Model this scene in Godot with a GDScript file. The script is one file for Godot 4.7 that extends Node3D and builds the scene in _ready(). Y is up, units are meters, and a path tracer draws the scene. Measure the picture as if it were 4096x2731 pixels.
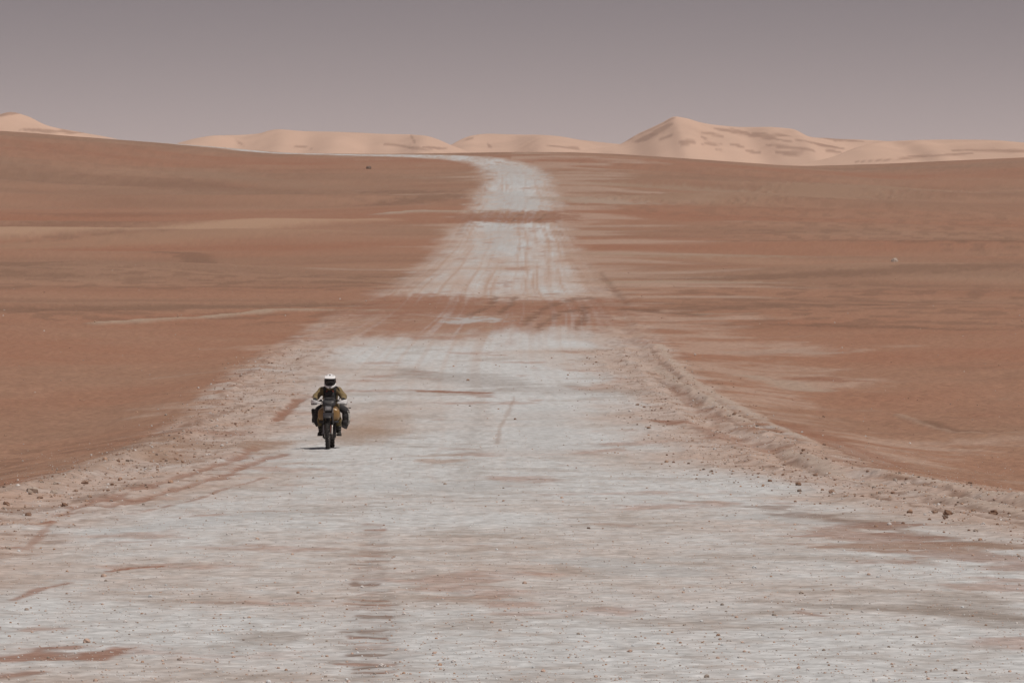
extends Node3D
# A desert road seen through a long lens. Depth d is metres in front of the lens (world z = -d), x is metres to the right.

const F := 22755.0        # focal length in pixels of the 4096 wide photograph
const UC := 2048.0        # its centre column
const VH := 1000.0        # row of the level horizon
const EYE := 2.2          # lens height above the road
const ROW_STEP := 3.6     # photograph rows between two rows of ground vertices
const COL_STEP := 0.00034

var rng := RandomNumberGenerator.new()
var used := {}

# ------------------------------------------------------------------ helpers
func numbered(called: String) -> String:
	if not used.has(called):
		used[called] = 0
		return called
	used[called] += 1
	return "%s_%03d" % [called, used[called]]

func tag(o: Node, label: String, category: String, group := "", kind := "") -> Node:
	if label: o.set_meta("label", label)
	if category: o.set_meta("category", category)
	if group: o.set_meta("group", group)
	if kind: o.set_meta("kind", kind)
	return o

func thing(called: String, label: String, category: String, group := "") -> Node3D:
	var o := Node3D.new()
	o.name = numbered(called)
	add_child(o)
	tag(o, label, category, group)
	return o

func holder(called: String, parent: Node) -> Node3D:
	var o := Node3D.new()
	o.name = called
	parent.add_child(o, true)
	return o

func part(called: String, st: SurfaceTool, m: Material, parent: Node, smooth := true) -> MeshInstance3D:
	st.generate_normals()
	var o := MeshInstance3D.new()
	o.mesh = st.commit()
	o.mesh.surface_set_material(0, m)
	o.name = called
	parent.add_child(o, true)
	return o

func mb(smooth := true) -> SurfaceTool:
	var st := SurfaceTool.new()
	st.begin(Mesh.PRIMITIVE_TRIANGLES)
	st.set_smooth_group(0 if smooth else -1)
	return st

func srgb(r: float, g: float, b: float) -> Color:
	return Color(r / 255.0, g / 255.0, b / 255.0)

func mat(c: Color, rough := 0.7, metal := 0.0) -> StandardMaterial3D:
	var m := StandardMaterial3D.new()
	m.albedo_color = c
	m.roughness = rough
	m.metallic = metal
	return m

func tri(st: SurfaceTool, a: Vector3, b: Vector3, c: Vector3) -> void:
	st.add_vertex(a); st.add_vertex(b); st.add_vertex(c)

func quad(st: SurfaceTool, a: Vector3, b: Vector3, c: Vector3, d: Vector3) -> void:
	tri(st, a, b, c); tri(st, a, c, d)

# rings of [centre, half width vector, half height vector, exponent] joined into one skin
func loft(st: SurfaceTool, secs: Array, n := 16, caps := true) -> void:
	var rings := []
	for s in secs:
		var ring := PackedVector3Array()
		var p: float = 2.0 / (s[3] if s.size() > 3 else 2.0)
		for i in n:
			var a := TAU * i / n
			var ca := cos(a)
			var sa := sin(a)
			ring.append(s[0] + s[1] * (signf(ca) * pow(absf(ca), p)) + s[2] * (signf(sa) * pow(absf(sa), p)))
		rings.append(ring)
	for k in rings.size() - 1:
		for i in n:
			var j := (i + 1) % n
			quad(st, rings[k][i], rings[k][j], rings[k + 1][j], rings[k + 1][i])
	if caps:
		for e in [0, rings.size() - 1]:
			var c: Vector3 = secs[e][0]
			for i in n:
				var j := (i + 1) % n
				if e == 0: tri(st, c, rings[e][j], rings[e][i])
				else: tri(st, c, rings[e][i], rings[e][j])

func tube(st: SurfaceTool, pts: Array, radii, n := 8) -> void:
	var secs := []
	var side := Vector3.ZERO
	for i in pts.size():
		var dir: Vector3 = (pts[mini(i + 1, pts.size() - 1)] - pts[maxi(i - 1, 0)]).normalized()
		if side == Vector3.ZERO:
			side = dir.cross(Vector3.UP if absf(dir.y) < 0.9 else Vector3.RIGHT).normalized()
		else:
			side = (side - dir * side.dot(dir)).normalized()
		var r: float = radii[i] if radii is Array else radii
		secs.append([pts[i], side * r, dir.cross(side).normalized() * r, 2.0])
	loft(st, secs, n)

func curve(pts: Array, steps := 6) -> Array:
	var out := []
	for i in pts.size() - 1:
		var p0: Vector3 = pts[maxi(i - 1, 0)]
		var p1: Vector3 = pts[i]
		var p2: Vector3 = pts[i + 1]
		var p3: Vector3 = pts[mini(i + 2, pts.size() - 1)]
		for k in steps:
			out.append(p1.cubic_interpolate(p2, p0, p3, float(k) / steps))
	out.append(pts[-1])
	return out

# rounded block along z
func block(st: SurfaceTool, c: Vector3, size: Vector3, p := 5.0, n := 20, turn := Basis()) -> void:
	var h := size / 2.0
	var secs := []
	for s in [[-1.0, 0.86], [-0.93, 0.96], [-0.8, 1.0], [0.8, 1.0], [0.93, 0.96], [1.0, 0.86]]:
		secs.append([c + turn * Vector3(0, 0, h.z * s[0]), turn * Vector3(h.x * s[1], 0, 0), turn * Vector3(0, h.y * s[1], 0), p])
	loft(st, secs, n)

func ball(st: SurfaceTool, c: Vector3, r: Vector3, n := 16, rows := 10) -> void:
	var secs := []
	for i in rows + 1:
		var a := -PI / 2 + PI * clampf(float(i) / rows, 0.01, 0.99)
		secs.append([c + Vector3(0, r.y * sin(a), 0), Vector3(r.x * cos(a), 0, 0), Vector3(0, 0, -r.z * cos(a)), 2.0])
	loft(st, secs, n)

# ------------------------------------------------------------------ terrain
var n_big := FastNoiseLite.new()
var n_mid := FastNoiseLite.new()
var n_fine := FastNoiseLite.new()
var n_fbm := FastNoiseLite.new()
var n_cell := FastNoiseLite.new()

const PROFILE := [[-200, -2.6], [0, 2.2], [41, 3.13], [90, 4.0], [131, 4.6], [170, 4.78], [211, 4.6], [270, 4.22], [333, 3.66], [410, 2.95], [490, 2.05], [637, 0.0], [740, -2.0], [844, -4.45], [1000, -8.9], [1200, -14.9], [1400, -20.4], [1600, -25.3], [1800, -29.8], [1950, -32.8], [2100, -35.45], [2250, -36.8], [2500, -37.0], [3200, -36.0], [20000, -36.0]]
const LEFT := [[-200, -8.2], [92, -8.2], [122, -8.0], [208, -9.6], [333, -9.5], [490, -8.6], [637, -8.6], [844, -7.7], [1000, -6.6], [1200, -6.3], [1400, -9.2], [1560, -17], [1700, -31], [1850, -56], [1950, -86], [2050, -140], [2150, -230], [2500, -560], [20000, -9000]]
const RIGHT := [[-200, 8.4], [92, 8.2], [110, 6.8], [137, 6.5], [185, 6.1], [255, 6.2], [345, 6.8], [490, 7.1], [637, 7.3], [844, 8.0], [1000, 8.6], [1200, 8.4], [1400, 5.8], [1560, 0], [1700, -9], [1850, -26], [1950, -42], [2050, -72], [2150, -115], [2500, -360], [20000, -7000]]
const SIDE := [[-9000, 20], [-600, 18], [-250, 11.5], [-162, 6.5], [-107, 2.4], [-85, 0.5], [-60, 0], [30, 0], [83, -3.4], [100, -4.5], [130, -4.1], [162, -2.7], [250, 1.0], [600, 5], [9000, 6]]

func table(tab: Array, v: float) -> float:
	var n := tab.size()
	if v <= tab[0][0]: return tab[0][1]
	if v >= tab[n - 1][0]: return tab[n - 1][1]
	var i := 0
	while v > tab[i + 1][0]: i += 1
	var x1: float = tab[i][0]
	var x2: float = tab[i + 1][0]
	var y1: float = tab[i][1]
	var y2: float = tab[i + 1][1]
	var m := (y2 - y1) / (x2 - x1)
	var ma := m
	var mb_ := m
	if i > 0:
		var k: float = (y1 - tab[i - 1][1]) / (x1 - tab[i - 1][0])
		ma = (k * (x2 - x1) + m * (x1 - tab[i - 1][0])) / (x2 - tab[i - 1][0])
	if i + 2 < n:
		var k2: float = (tab[i + 2][1] - y2) / (tab[i + 2][0] - x2)
		mb_ = (m * (tab[i + 2][0] - x2) + k2 * (x2 - x1)) / (tab[i + 2][0] - x1)
	var h := x2 - x1
	var t := (v - x1) / h
	return y1 * (1 + 2 * t) * (1 - t) * (1 - t) + y2 * t * t * (3 - 2 * t) + h * (ma * t * (1 - t) * (1 - t) - mb_ * t * t * (1 - t))

var side_lut := PackedFloat32Array()

func side_of(x: float) -> float:
	var i := clampf((x + 1000.0) / 2.0, 0.0, 999.0)
	var k := int(i)
	return lerpf(side_lut[k], side_lut[k + 1], i - k)

# height of the ground above the lens at (x, d); base, el and er belong to the depth d
func height_at(x: float, d: float, base: float, el: float, er: float) -> float:
	var y := base
	if d > 500.0:
		y += side_of(x) * smoothstep(500.0, 1500.0, d)
	var near := 1.0 - smoothstep(200.0, 430.0, d)
	var e := maxf(el - x, x - er)
	if e > 0.0:
		var out := smoothstep(0.3, 5.0, e)
		y -= 0.55 * out * (1.0 - smoothstep(120.0, 320.0, d))
		y += n_big.get_noise_2d(x * 0.22, d) * 1.3 * smoothstep(3.0, 30.0, e) * smoothstep(150.0, 480.0, d) * (1.0 - 0.6 * smoothstep(1200.0, 1900.0, d))
		var close := 1.0 - smoothstep(180.0, 520.0, d)
		y += n_mid.get_noise_2d(x * 0.3, d * 0.3) * (0.05 + 0.12 * close) * smoothstep(1.0, 8.0, e)
		if close > 0.0: y += n_fine.get_noise_2d(x * 0.9 + 40.0, d * 0.55) * 0.035 * out * close
	else:
		y += 0.10 * (1.0 - pow(clampf(1.0 + e / 8.0, 0.0, 1.0), 2.0)) * 0.5 - 0.02
		y += n_mid.get_noise_2d(x * 0.6, d * 0.35 + 500.0) * 0.03
		if d < 300.0: y += n_fine.get_noise_2d(x * 3.6, d * 2.6) * 0.009 + n_fine.get_noise_2d(x * 1.0, d * 0.7 + 70.0) * 0.008
	if near > 0.01 and e > -6.5 and e < 3.0:
		var lump := 0.85 + 0.7 * n_mid.get_noise_2d(x * 0.8, d * 0.3 + 90.0)
		var rough := n_fbm.get_noise_2d(x * 2.6, d * 1.9) * 0.38
		var wob := n_mid.get_noise_2d(7.0, d * 0.35) * 0.5
		var a := x - el + wob
		var b := x - er + wob
		y += near * (lump + rough) * 0.11 * exp(-absf(a) * 2.4)
		y += near * (lump + rough) * 0.05 * exp(-(a - 1.7) * (a - 1.7) * 6.0)
		y += near * (lump + rough) * 0.12 * exp(-absf(b) * 2.8)
		y += near * (lump + rough) * 0.07 * exp(-absf(b + 1.25) * 4.0)
		y += near * (lump + rough) * 0.05 * exp(-absf(b + 2.5) * 4.2)
		y -= near * 0.06 * exp(-(b + 0.65) * (b + 0.65) * 16.0)
		y += near * rough * 0.035 * smoothstep(-5.0, -2.0, e) * (1.0 - smoothstep(0.5, 2.0, e))
	return y

func ground_y(x: float, d: float) -> float:
	return height_at(x, d, -table(PROFILE, d), table(LEFT, d), table(RIGHT, d))

# the point of the ground that pixel (u, v) of the photograph shows
func gp(u: float, v: float) -> Vector2:
	var t := (u - UC) / F
	var d := 36.0
	var last := d
	while d < 2400.0:
		var y := -table(PROFILE, d)
		if d > 500.0: y += side_of(t * d) * smoothstep(500.0, 1500.0, d)
		if VH - F * y / d <= v: break
		last = d
		d *= 1.006
	d = (d + last) * 0.5
	return Vector2(t * d, d)

var rows_d := PackedFloat32Array()
var cols_t := PackedFloat32Array()
var gy := PackedFloat32Array()
var gcol := PackedColorArray()
var gkind := PackedByteArray()

func make_rows() -> void:
	var d := -60.0
	while d < 34.0:
		rows_d.append(d)
		d += 4.0
	while d < 16000.0:
		rows_d.append(d)
		var h := 5.0
		var k := maxf(d, 20.0)
		var slope := (table(PROFILE, k + 2.0) - table(PROFILE, k - 2.0)) / 4.0
		var ht := maxf(table(PROFILE, k) - slope * k, 0.4)
		h = ROW_STEP * k * k / (F * ht)
		if d < 37.0: h = 0.4
		if d > 2200.0: h = d * 0.05
		d += minf(h, maxf(d * 0.02, 0.3)) if d < 2200.0 else h
	var c := 0.0
	var half := PackedFloat32Array()
	while c < 3.0:
		half.append(c)
		if c < 0.1: c += COL_STEP
		else: c += maxf(COL_STEP * 4.0, (c - 0.098) * 0.25)
	half.append(3.0)
	for i in range(half.size() - 1, 0, -1): cols_t.append(-half[i])
	for i in half.size(): cols_t.append(half[i])

# base colours, linear
const PALE := Color(0.545, 0.515, 0.50)
const SALT := Color(0.585, 0.605, 0.62)
const PINK := Color(0.49, 0.36, 0.295)
const TAN := Color(0.38, 0.248, 0.178)
const RUST := Color(0.338, 0.168, 0.110)
const BROWN := Color(0.225, 0.135, 0.095)
const MUD := Color(0.325, 0.268, 0.23)

func drift_at(d: float, x: float) -> float:
	var w := n_mid.get_noise_2d(x * 0.45, d * 0.04) + 0.5 * n_fine.get_noise_2d(x * 0.8, d * 0.03)
	var a := d + w * 26.0
	var s := smoothstep(256.0, 300.0, a) * (1.0 - smoothstep(366.0, 392.0, a))
	var b := d + w * 30.0
	s = maxf(s, smoothstep(800.0, 825.0, b) * (1.0 - smoothstep(896.0, 908.0, b)))
	return s

func colour_at(x: float, d: float, el: float, er: float, at: int) -> Color:
	var e := maxf(el - x, x - er)
	var far := smoothstep(150.0, 420.0, d)
	var w := 120.0 * log(1.0 + maxf(d, 0.0) / 120.0)     # far off, only the wide patches can be told apart
	var mid := n_mid.get_noise_2d(x * 0.9, w * 0.7)
	var fbm := lerpf(n_fbm.get_noise_2d(x * 0.8, d * 0.6), n_mid.get_noise_2d(x * 0.10 + 50.0, w * 0.85), far)
	var fbm2 := n_fbm.get_noise_2d(x * lerpf(0.30, 0.07, far) + 300.0, w * 0.28)
	var fine := n_fine.get_noise_2d(x * 1.4, w * 1.3)
	var grain := 0.0
	if d < 260.0: grain = n_fine.get_noise_2d(x * 4.2, d * 3.0) * (1.0 - smoothstep(120.0, 260.0, d))
	# the sand of the plain
	var band := n_big.get_noise_2d(x * 0.10 + 60.0, w * 3.2)
	var c := RUST.lerp(TAN, clampf(0.45 + band * 0.36 + fbm2 * 0.36, 0.0, 1.0))
	c = c.lerp(BROWN, clampf((fbm * 0.5 + band * 0.5 + 0.12) * 0.7, 0.0, 0.4))
	var where := n_big.get_noise_2d(x * 0.5 + 900.0, w * 2.4)
	if where > -0.1:
		var specks := n_cell.get_noise_2d(x * lerpf(0.8, 0.45, far), w * 0.75)
		if specks > 0.2: c = c.lerp(BROWN, clampf((specks - 0.2) * 2.6, 0.0, 0.5 - 0.3 * smoothstep(600.0, 1100.0, d)) * smoothstep(-0.1, 0.2, where))
	var kind := 0
	# pale road dust blown over the sand beside the road, in patches
	var dust := fbm * 0.9 + fbm2 * 1.2 + 0.42 - e / (5.0 + d * 0.03)
	if x < 0.0: dust -= 0.28 + smoothstep(0.0, 3.0, e) * 0.35
	if e > -1.0: c = c.lerp(PINK, clampf(dust * 1.1, 0.0, 0.6))
	# the road
	var edge := e + mid * 1.0 + fbm * 1.1
	var on := 1.0 - smoothstep(lerpf(-0.7, -2.4, far), lerpf(0.4, 1.3, far), edge)
	if on > 0.0:
		var r := PALE.lerp(PINK, clampf(fbm2 * 0.9 + fbm * 0.4, 0.0, 0.6))
		r = r.lerp(SALT, clampf(n_mid.get_noise_2d(x * 0.35 + 200.0, w * 0.22) * 2.2 + fbm * 0.6 + 0.30 + 0.35 * smoothstep(-3.0, -6.0, e + mid * 1.5), 0.0, 0.95))
		# the stretch between the two dips lies under a film of blown sand
		r = r.lerp(PINK, clampf(0.30 + fbm2 * 0.4 + n_mid.get_noise_2d(x * 1.4 + 33.0, w * 0.3) * 0.5, 0.0, 0.7) * smoothstep(240.0, 400.0, d) * (1.0 - smoothstep(700.0, 800.0, d)))
		# brown grit in streaks
		var grit := n_fbm.get_noise_2d(x * 0.55 + 77.0, w * 0.65 + 31.0)
		r = r.lerp(MUD, clampf((grit - 0.14) * 1.8, 0.0, 0.4) * (1.0 - 0.6 * far))
		var rusty := n_fbm.get_noise_2d(x * 0.5 - 177.0, w * 0.5 + 831.0)
		r = r.lerp(RUST, clampf((rusty - 0.26) * 3.0, 0.0, 0.45))
		if d < 200.0:
			var mott := n_fbm.get_noise_2d(x * 2.3 + 19.0, d * 2.0) * (1.0 - smoothstep(90.0, 200.0, d))
			r = r.lerp(MUD, clampf((mott - 0.05) * 1.1, 0.0, 0.32))
			r = r.lerp(SALT, clampf((-mott - 0.08) * 1.6, 0.0, 0.5))
		# wheel tracks along the road
		var q := x - (el + er) * 0.5 + n_mid.get_noise_2d(3.0, d * 0.012) * 0.9
		var track := n_fine.get_noise_2d(q * 1.5, d * 0.0015) * 0.75 + n_fine.get_noise_2d(q * 3.7 + 9.0, d * 0.003) * 0.4
		r = r.lerp(PINK, clampf((track + 0.08) * 1.8, 0.0, 1.0) * (0.10 + 0.55 * far))
		r = r.lerp(TAN, clampf((track - 0.2) * 2.5, 0.0, 1.0) * 0.3 * far * (1.0 - smoothstep(850.0, 950.0, d) * 0.7))
		# shoulders, dustier than the crown of the road
		var sh := smoothstep(-3.8, -1.2, e + mid * 1.6)
		r = r.lerp(PINK.lerp(TAN, clampf(0.1 + fbm, 0.0, 1.0)), sh * (0.75 if x > 0.0 else 0.6) * (1.0 - 0.4 * far))
		var dr := drift_at(d, x)
		if dr > 0.0:
			var thin := clampf((-track - 0.12) * 1.1, 0.0, 0.3) + clampf(fbm2 * 0.6, 0.0, 0.2)
			r = r.lerp(RUST.lerp(TAN, clampf(0.35 + fbm * 0.8 + track * 0.6, 0.0, 1.0)), dr * clampf(1.0 - thin - clampf(fbm - 0.2, 0.0, 0.5), 0.0, 0.93))
		c = c.lerp(r, on)
		kind = 1
		if dr > 0.5: kind = 3
	# berms
	if d < 430.0 and e > -3.2 and e < 1.3:
		var near := 1.0 - smoothstep(200.0, 430.0, d)
		var k := near * clampf(0.45 + fbm * 1.6, 0.0, 0.75) * smoothstep(-3.2, -1.0, e) * (1.0 - smoothstep(0.6, 1.3, e))
		c = c.lerp(PINK.lerp(PALE, clampf(0.35 + mid, 0.0, 1.0)), k)
		var crumbs := n_fbm.get_noise_2d(x * 3.0, d * 1.5 + 40.0)
		if crumbs > 0.1: c = c.lerp(BROWN, clampf((crumbs - 0.1) * 2.0, 0.0, 0.5) * near * smoothstep(-3.2, -2.0, e))
		if e > -1.9: kind = 2
	gkind[at] = kind
	c = c * (1.18 + 0.09 * fine + 0.16 * grain)
	c.a = 1.0
	return c

# a mark on the ground along a line of photograph pixels: half width in metres across and along the road
func mark(px: Array, wx: float, wd: float, col: Color, share: float, lift := 0.0, ragged := 0.5) -> void:
	var pts := []
	for p in px: pts.append(gp(p[0], p[1]))
	mark_at(pts, wx, wd, col, share, lift, ragged)

func mark_at(pts: Array, wx: float, wd: float, col: Color, share: float, lift := 0.0, ragged := 0.5) -> void:
	var lo := Vector2(1e9, 1e9)
	var hi := -lo
	for p in pts:
		lo = lo.min(p - Vector2(wx, wd) * 2.0)
		hi = hi.max(p + Vector2(wx, wd) * 2.0)
	var nc := cols_t.size()
	var r0 := maxi(rows_d.bsearch(lo.y) - 1, 0)
	var sc := Vector2(1.0 / wx, 1.0 / wd)
	for r in range(r0, rows_d.size()):
		var d := rows_d[r]
		if d > hi.y: break
		var w := maxf(d, 20.0)
		var c0 := clampi(cols_t.bsearch(lo.x / w) - 1, 0, nc - 1)
		for c in range(c0, nc):
			var x := cols_t[c] * w
			if x > hi.x: break
			var p := Vector2(x, d) * sc
			var best := 1e9
			for i in pts.size() - 1:
				var a: Vector2 = pts[i] * sc
				var b: Vector2 = pts[i + 1] * sc
				var ab := b - a
				var t := clampf((p - a).dot(ab) / maxf(ab.length_squared(), 1e-9), 0.0, 1.0)
				best = minf(best, (a + ab * t).distance_to(p))
			best += n_fbm.get_noise_2d(x * 1.3 + 11.0, d * 0.8) * ragged * 2.0
			if best < 1.3:
				var k := 1.0 - smoothstep(0.35, 1.25, best)
				var at := r * nc + c
				gcol[at] = gcol[at].lerp(col, k * share)
				gy[at] += lift * k

func ground_material() -> StandardMaterial3D:
	var n := FastNoiseLite.new()
	n.noise_type = FastNoiseLite.TYPE_SIMPLEX_SMOOTH
	n.seed = 5
	n.frequency = 0.02
	n.fractal_type = FastNoiseLite.FRACTAL_FBM
	n.fractal_octaves = 6
	n.fractal_gain = 0.72
	# fine grain only: a faint lightening and darkening of the sand
	var ramp := Gradient.new()
	ramp.set_color(0, Color(0.72, 0.71, 0.70))
	ramp.set_color(1, Color(1.0, 1.0, 1.0))
	var grain := NoiseTexture2D.new()
	grain.width = 1536
	grain.height = 1536
	grain.seamless = true
	grain.noise = n
	grain.color_ramp = ramp
	var m := StandardMaterial3D.new()
	m.vertex_color_use_as_albedo = true
	m.albedo_color = Color.WHITE
	m.albedo_texture = grain
	m.uv1_triplanar = true
	m.uv1_world_triplanar = true
	m.uv1_scale = Vector3(0.093, 0.093, 0.093)
	m.roughness = 0.95
	m.metallic_specular = 0.25
	return m

func build_ground() -> void:
	make_rows()
	var nr := rows_d.size()
	var nc := cols_t.size()
	gy.resize(nr * nc)
	gcol.resize(nr * nc)
	gkind.resize(nr * nc)
	for r in nr:
		var d := rows_d[r]
		var base := -table(PROFILE, d)
		var el := table(LEFT, d)
		var er := table(RIGHT, d)
		var w := maxf(d, 20.0)
		for c in nc:
			var x := cols_t[c] * w
			var at := r * nc + c
			gy[at] = height_at(x, d, base, el, er)
			gcol[at] = colour_at(x, d, el, er, at)
	ground_marks()
	var pos := PackedVector3Array()
	pos.resize(nr * nc)
	for r in nr:
		var d := rows_d[r]
		var w := maxf(d, 20.0)
		for c in nc:
			pos[r * nc + c] = Vector3(cols_t[c] * w, gy[r * nc + c] + EYE, -d)
	var nor := PackedVector3Array()
	nor.resize(nr * nc)
	for r in nr:
		var r0 := maxi(r - 1, 0) * nc
		var r1 := mini(r + 1, nr - 1) * nc
		for c in nc:
			var c0 := maxi(c - 1, 0)
			var c1 := mini(c + 1, nc - 1)
			nor[r * nc + c] = (pos[r * nc + c1] - pos[r * nc + c0]).cross(pos[r1 + c] - pos[r0 + c]).normalized()
	var m := ground_material()
	var names := ["sand_plain", "gravel_road", "road_berm", "sand_drift"]
	var tips := ["rust brown desert sand plain on both sides of the road", "pale grey gravel road running away over the desert", "low stony ridge graded up along the edge of the road", "rust coloured sand blown in a band across the road"]
	for k in 4:
		var map := PackedInt32Array()
		map.resize(nr * nc)
		map.fill(-1)
		var keep := PackedInt32Array()
		var idx := PackedInt32Array()
		for r in nr - 1:
			for c in nc - 1:
				var a := r * nc + c
				if gkind[a] != k: continue
				for v in [a, a + nc, a + nc + 1, a, a + nc + 1, a + 1]:
					if map[v] < 0:
						map[v] = keep.size()
						keep.append(v)
					idx.append(map[v])
		if keep.is_empty(): continue
		var vp := PackedVector3Array()
		var vn := PackedVector3Array()
		var vc := PackedColorArray()
		vp.resize(keep.size()); vn.resize(keep.size()); vc.resize(keep.size())
		for i in keep.size():
			var g := keep[i]
			vp[i] = pos[g]; vn[i] = nor[g]; vc[i] = gcol[g]
		var arr := []
		arr.resize(Mesh.ARRAY_MAX)
		arr[Mesh.ARRAY_VERTEX] = vp
		arr[Mesh.ARRAY_NORMAL] = vn
		arr[Mesh.ARRAY_COLOR] = vc
		arr[Mesh.ARRAY_INDEX] = idx
		var am := ArrayMesh.new()
		am.add_surface_from_arrays(Mesh.PRIMITIVE_TRIANGLES, arr)
		am.surface_set_material(0, m)
		var o := MeshInstance3D.new()
		o.name = names[k]
		o.mesh = am
		add_child(o)
		tag(o, tips[k], "", "", "structure")

# height of the built ground, read off its own faces
func on_ground(x: float, d: float) -> float:
	var nc := cols_t.size()
	var r := clampi(rows_d.bsearch(d) - 1, 0, rows_d.size() - 2)
	var c := clampi(cols_t.bsearch(x / maxf(d, 20.0)) - 1, 0, nc - 2)
	var fr := clampf((d - rows_d[r]) / (rows_d[r + 1] - rows_d[r]), 0.0, 1.0)
	var fc := clampf((x / maxf(d, 20.0) - cols_t[c]) / (cols_t[c + 1] - cols_t[c]), 0.0, 1.0)
	var a := lerpf(gy[r * nc + c], gy[r * nc + c + 1], fc)
	var b := lerpf(gy[(r + 1) * nc + c], gy[(r + 1) * nc + c + 1], fc)
	return lerpf(a, b, fr) + EYE

# as gp(), but on the ground as built, swells and all
func seen_at(u: float, v: float) -> Vector2:
	var t := (u - UC) / F
	var d := 36.0
	while d < 2400.0:
		if VH - F * (on_ground(t * d, d) - EYE) / d <= v: break
		d *= 1.002
	return Vector2(t * d, d)

func ground_marks() -> void:
	# rust sand lying in the ruts of the shoulder beside the rider
	mark([[286, 2043], [476, 1989], [762, 1900], [952, 1834], [1000, 1805]], 0.14, 1.8, RUST, 0.6, -0.02, 1.0)
	mark([[446, 2031], [684, 1965], [893, 1906], [1042, 1840], [1131, 1817]], 0.14, 1.6, RUST, 0.6, -0.02, 1.0)
	mark([[518, 2058], [655, 2025], [774, 2001], [893, 1962], [1060, 1912]], 0.06, 0.9, RUST, 0.5, 0.0, 1.0)
	mark([[1105, 1680], [1150, 1640], [1190, 1600]], 0.20, 3.0, RUST, 0.75, -0.05)
	mark([[600, 1760], [720, 1775], [900, 1790], [1120, 1780]], 0.5, 3.5, TAN, 0.65)
	mark([[570, 1800], [680, 1830], [720, 1850]], 0.6, 3.0, TAN, 0.6)
	mark([[800, 1730], [900, 1740]], 0.6, 3.0, RUST, 0.4)
	# streaks on the near road
	mark([[430, 2290], [520, 2284], [640, 2276]], 0.05, 0.22, RUST, 0.9, 0.0, 0.25)
	mark([[60, 2410], [160, 2360], [270, 2335]], 0.08, 0.35, RUST, 0.65)
	mark([[100, 2200], [200, 2095]], 0.08, 0.35, RUST, 0.5)
	mark([[0, 2200], [60, 2190]], 0.08, 0.35, RUST, 0.7)
	mark([[100, 2110], [210, 2093]], 0.05, 0.3, RUST, 0.8)
	mark([[90, 2640], [160, 2610], [250, 2600]], 0.28, 0.5, RUST, 0.8, 0.0, 0.8)
	mark([[360, 2640], [420, 2620], [470, 2610]], 0.14, 0.45, RUST, 0.8, 0.0, 0.8)
	mark([[0, 2715], [130, 2700]], 0.2, 0.4, RUST, 0.7, 0.0, 0.8)
	mark([[130, 2530], [230, 2525]], 0.15, 0.3, RUST, 0.45)
	mark([[880, 2600], [1040, 2590], [1100, 2560]], 0.2, 0.45, MUD, 0.4, 0.0, 0.8)
	mark([[1680, 1568], [1800, 1571], [1950, 1575]], 0.25, 1.2, RUST, 0.9, 0.0, 0.3)
	mark([[1890, 1585], [1945, 1588]], 0.4, 1.6, RUST, 0.5)
	mark([[2055, 1600], [2030, 1660], [2000, 1710], [1990, 1770]], 0.07, 3.0, TAN, 0.4, 0.0, 0.6)
	mark([[1700, 1830], [1800, 1828]], 0.4, 0.7, TAN, 0.5)
	mark([[1700, 1845], [1740, 1860], [1810, 1850]], 0.3, 0.7, PINK, 0.6)
	mark([[1580, 1790], [1650, 1790]], 0.4, 0.8, MUD, 0.5)
	mark([[2650, 1690], [2700, 1695]], 0.5, 1.5, RUST, 0.8)
	# greyer hard crust
	mark([[1660, 1500], [1850, 1510], [1990, 1530]], 1.2, 9.0, Color(0.38, 0.34, 0.32), 0.5)
	mark([[2060, 1560], [2300, 1560], [2500, 1570]], 1.2, 6.0, Color(0.41, 0.37, 0.35), 0.4)
	mark([[1930, 1620], [1900, 1720], [1880, 1860], [1860, 1960]], 0.35, 5.0, MUD, 0.2, 0.0, 0.9)
	mark([[2150, 1650], [2180, 1800]], 0.9, 8.0, SALT, 0.4)
	mark([[1500, 1950], [1800, 1960], [1980, 1940]], 0.9, 3.0, SALT, 0.6)
	mark([[2380, 2250], [2620, 2310]], 0.7, 1.0, SALT, 0.6)
	mark([[400, 2130], [800, 2090], [1100, 2060]], 0.5, 1.2, SALT, 0.6)
	mark([[3000, 2080], [3300, 2100]], 0.6, 1.5, SALT, 0.6)
	# lorry tyre prints at the foot of the picture: bars of damp sand across a strip
	var r2 := RandomNumberGenerator.new()
	r2.seed = 11
	mark([[1480, 2770], [1490, 2600], [1500, 2480]], 0.30, 0.5, BROWN, 0.16, 0.0, 0.9)
	mark([[1500, 2480], [1490, 2380], [1490, 2250], [1500, 2130]], 0.22, 0.5, BROWN, 0.10, 0.0, 0.9)
	for i in 70:
		var v := 2745.0 - i * 9.2 + r2.randf_range(-4, 4)
		var mid := 1488.0 + r2.randf_range(-30, 30)
		var wide := lerpf(120.0, 45.0, i / 70.0) * r2.randf_range(0.4, 1.0)
		var deep := pow(gp(mid, v).y / 41.0, 2.0)
		mark([[mid - wide, v + r2.randf_range(-3, 3)], [mid + wide, v]], 0.05, r2.randf_range(0.10, 0.16) * deep, [BROWN, RUST, RUST, BROWN, SALT][r2.randi() % 5], r2.randf_range(0.25, 0.8) * (1.0 if n_mid.get_noise_1d(v * 0.08) > -0.05 else 0.45), -0.003, 0.6)
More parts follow.
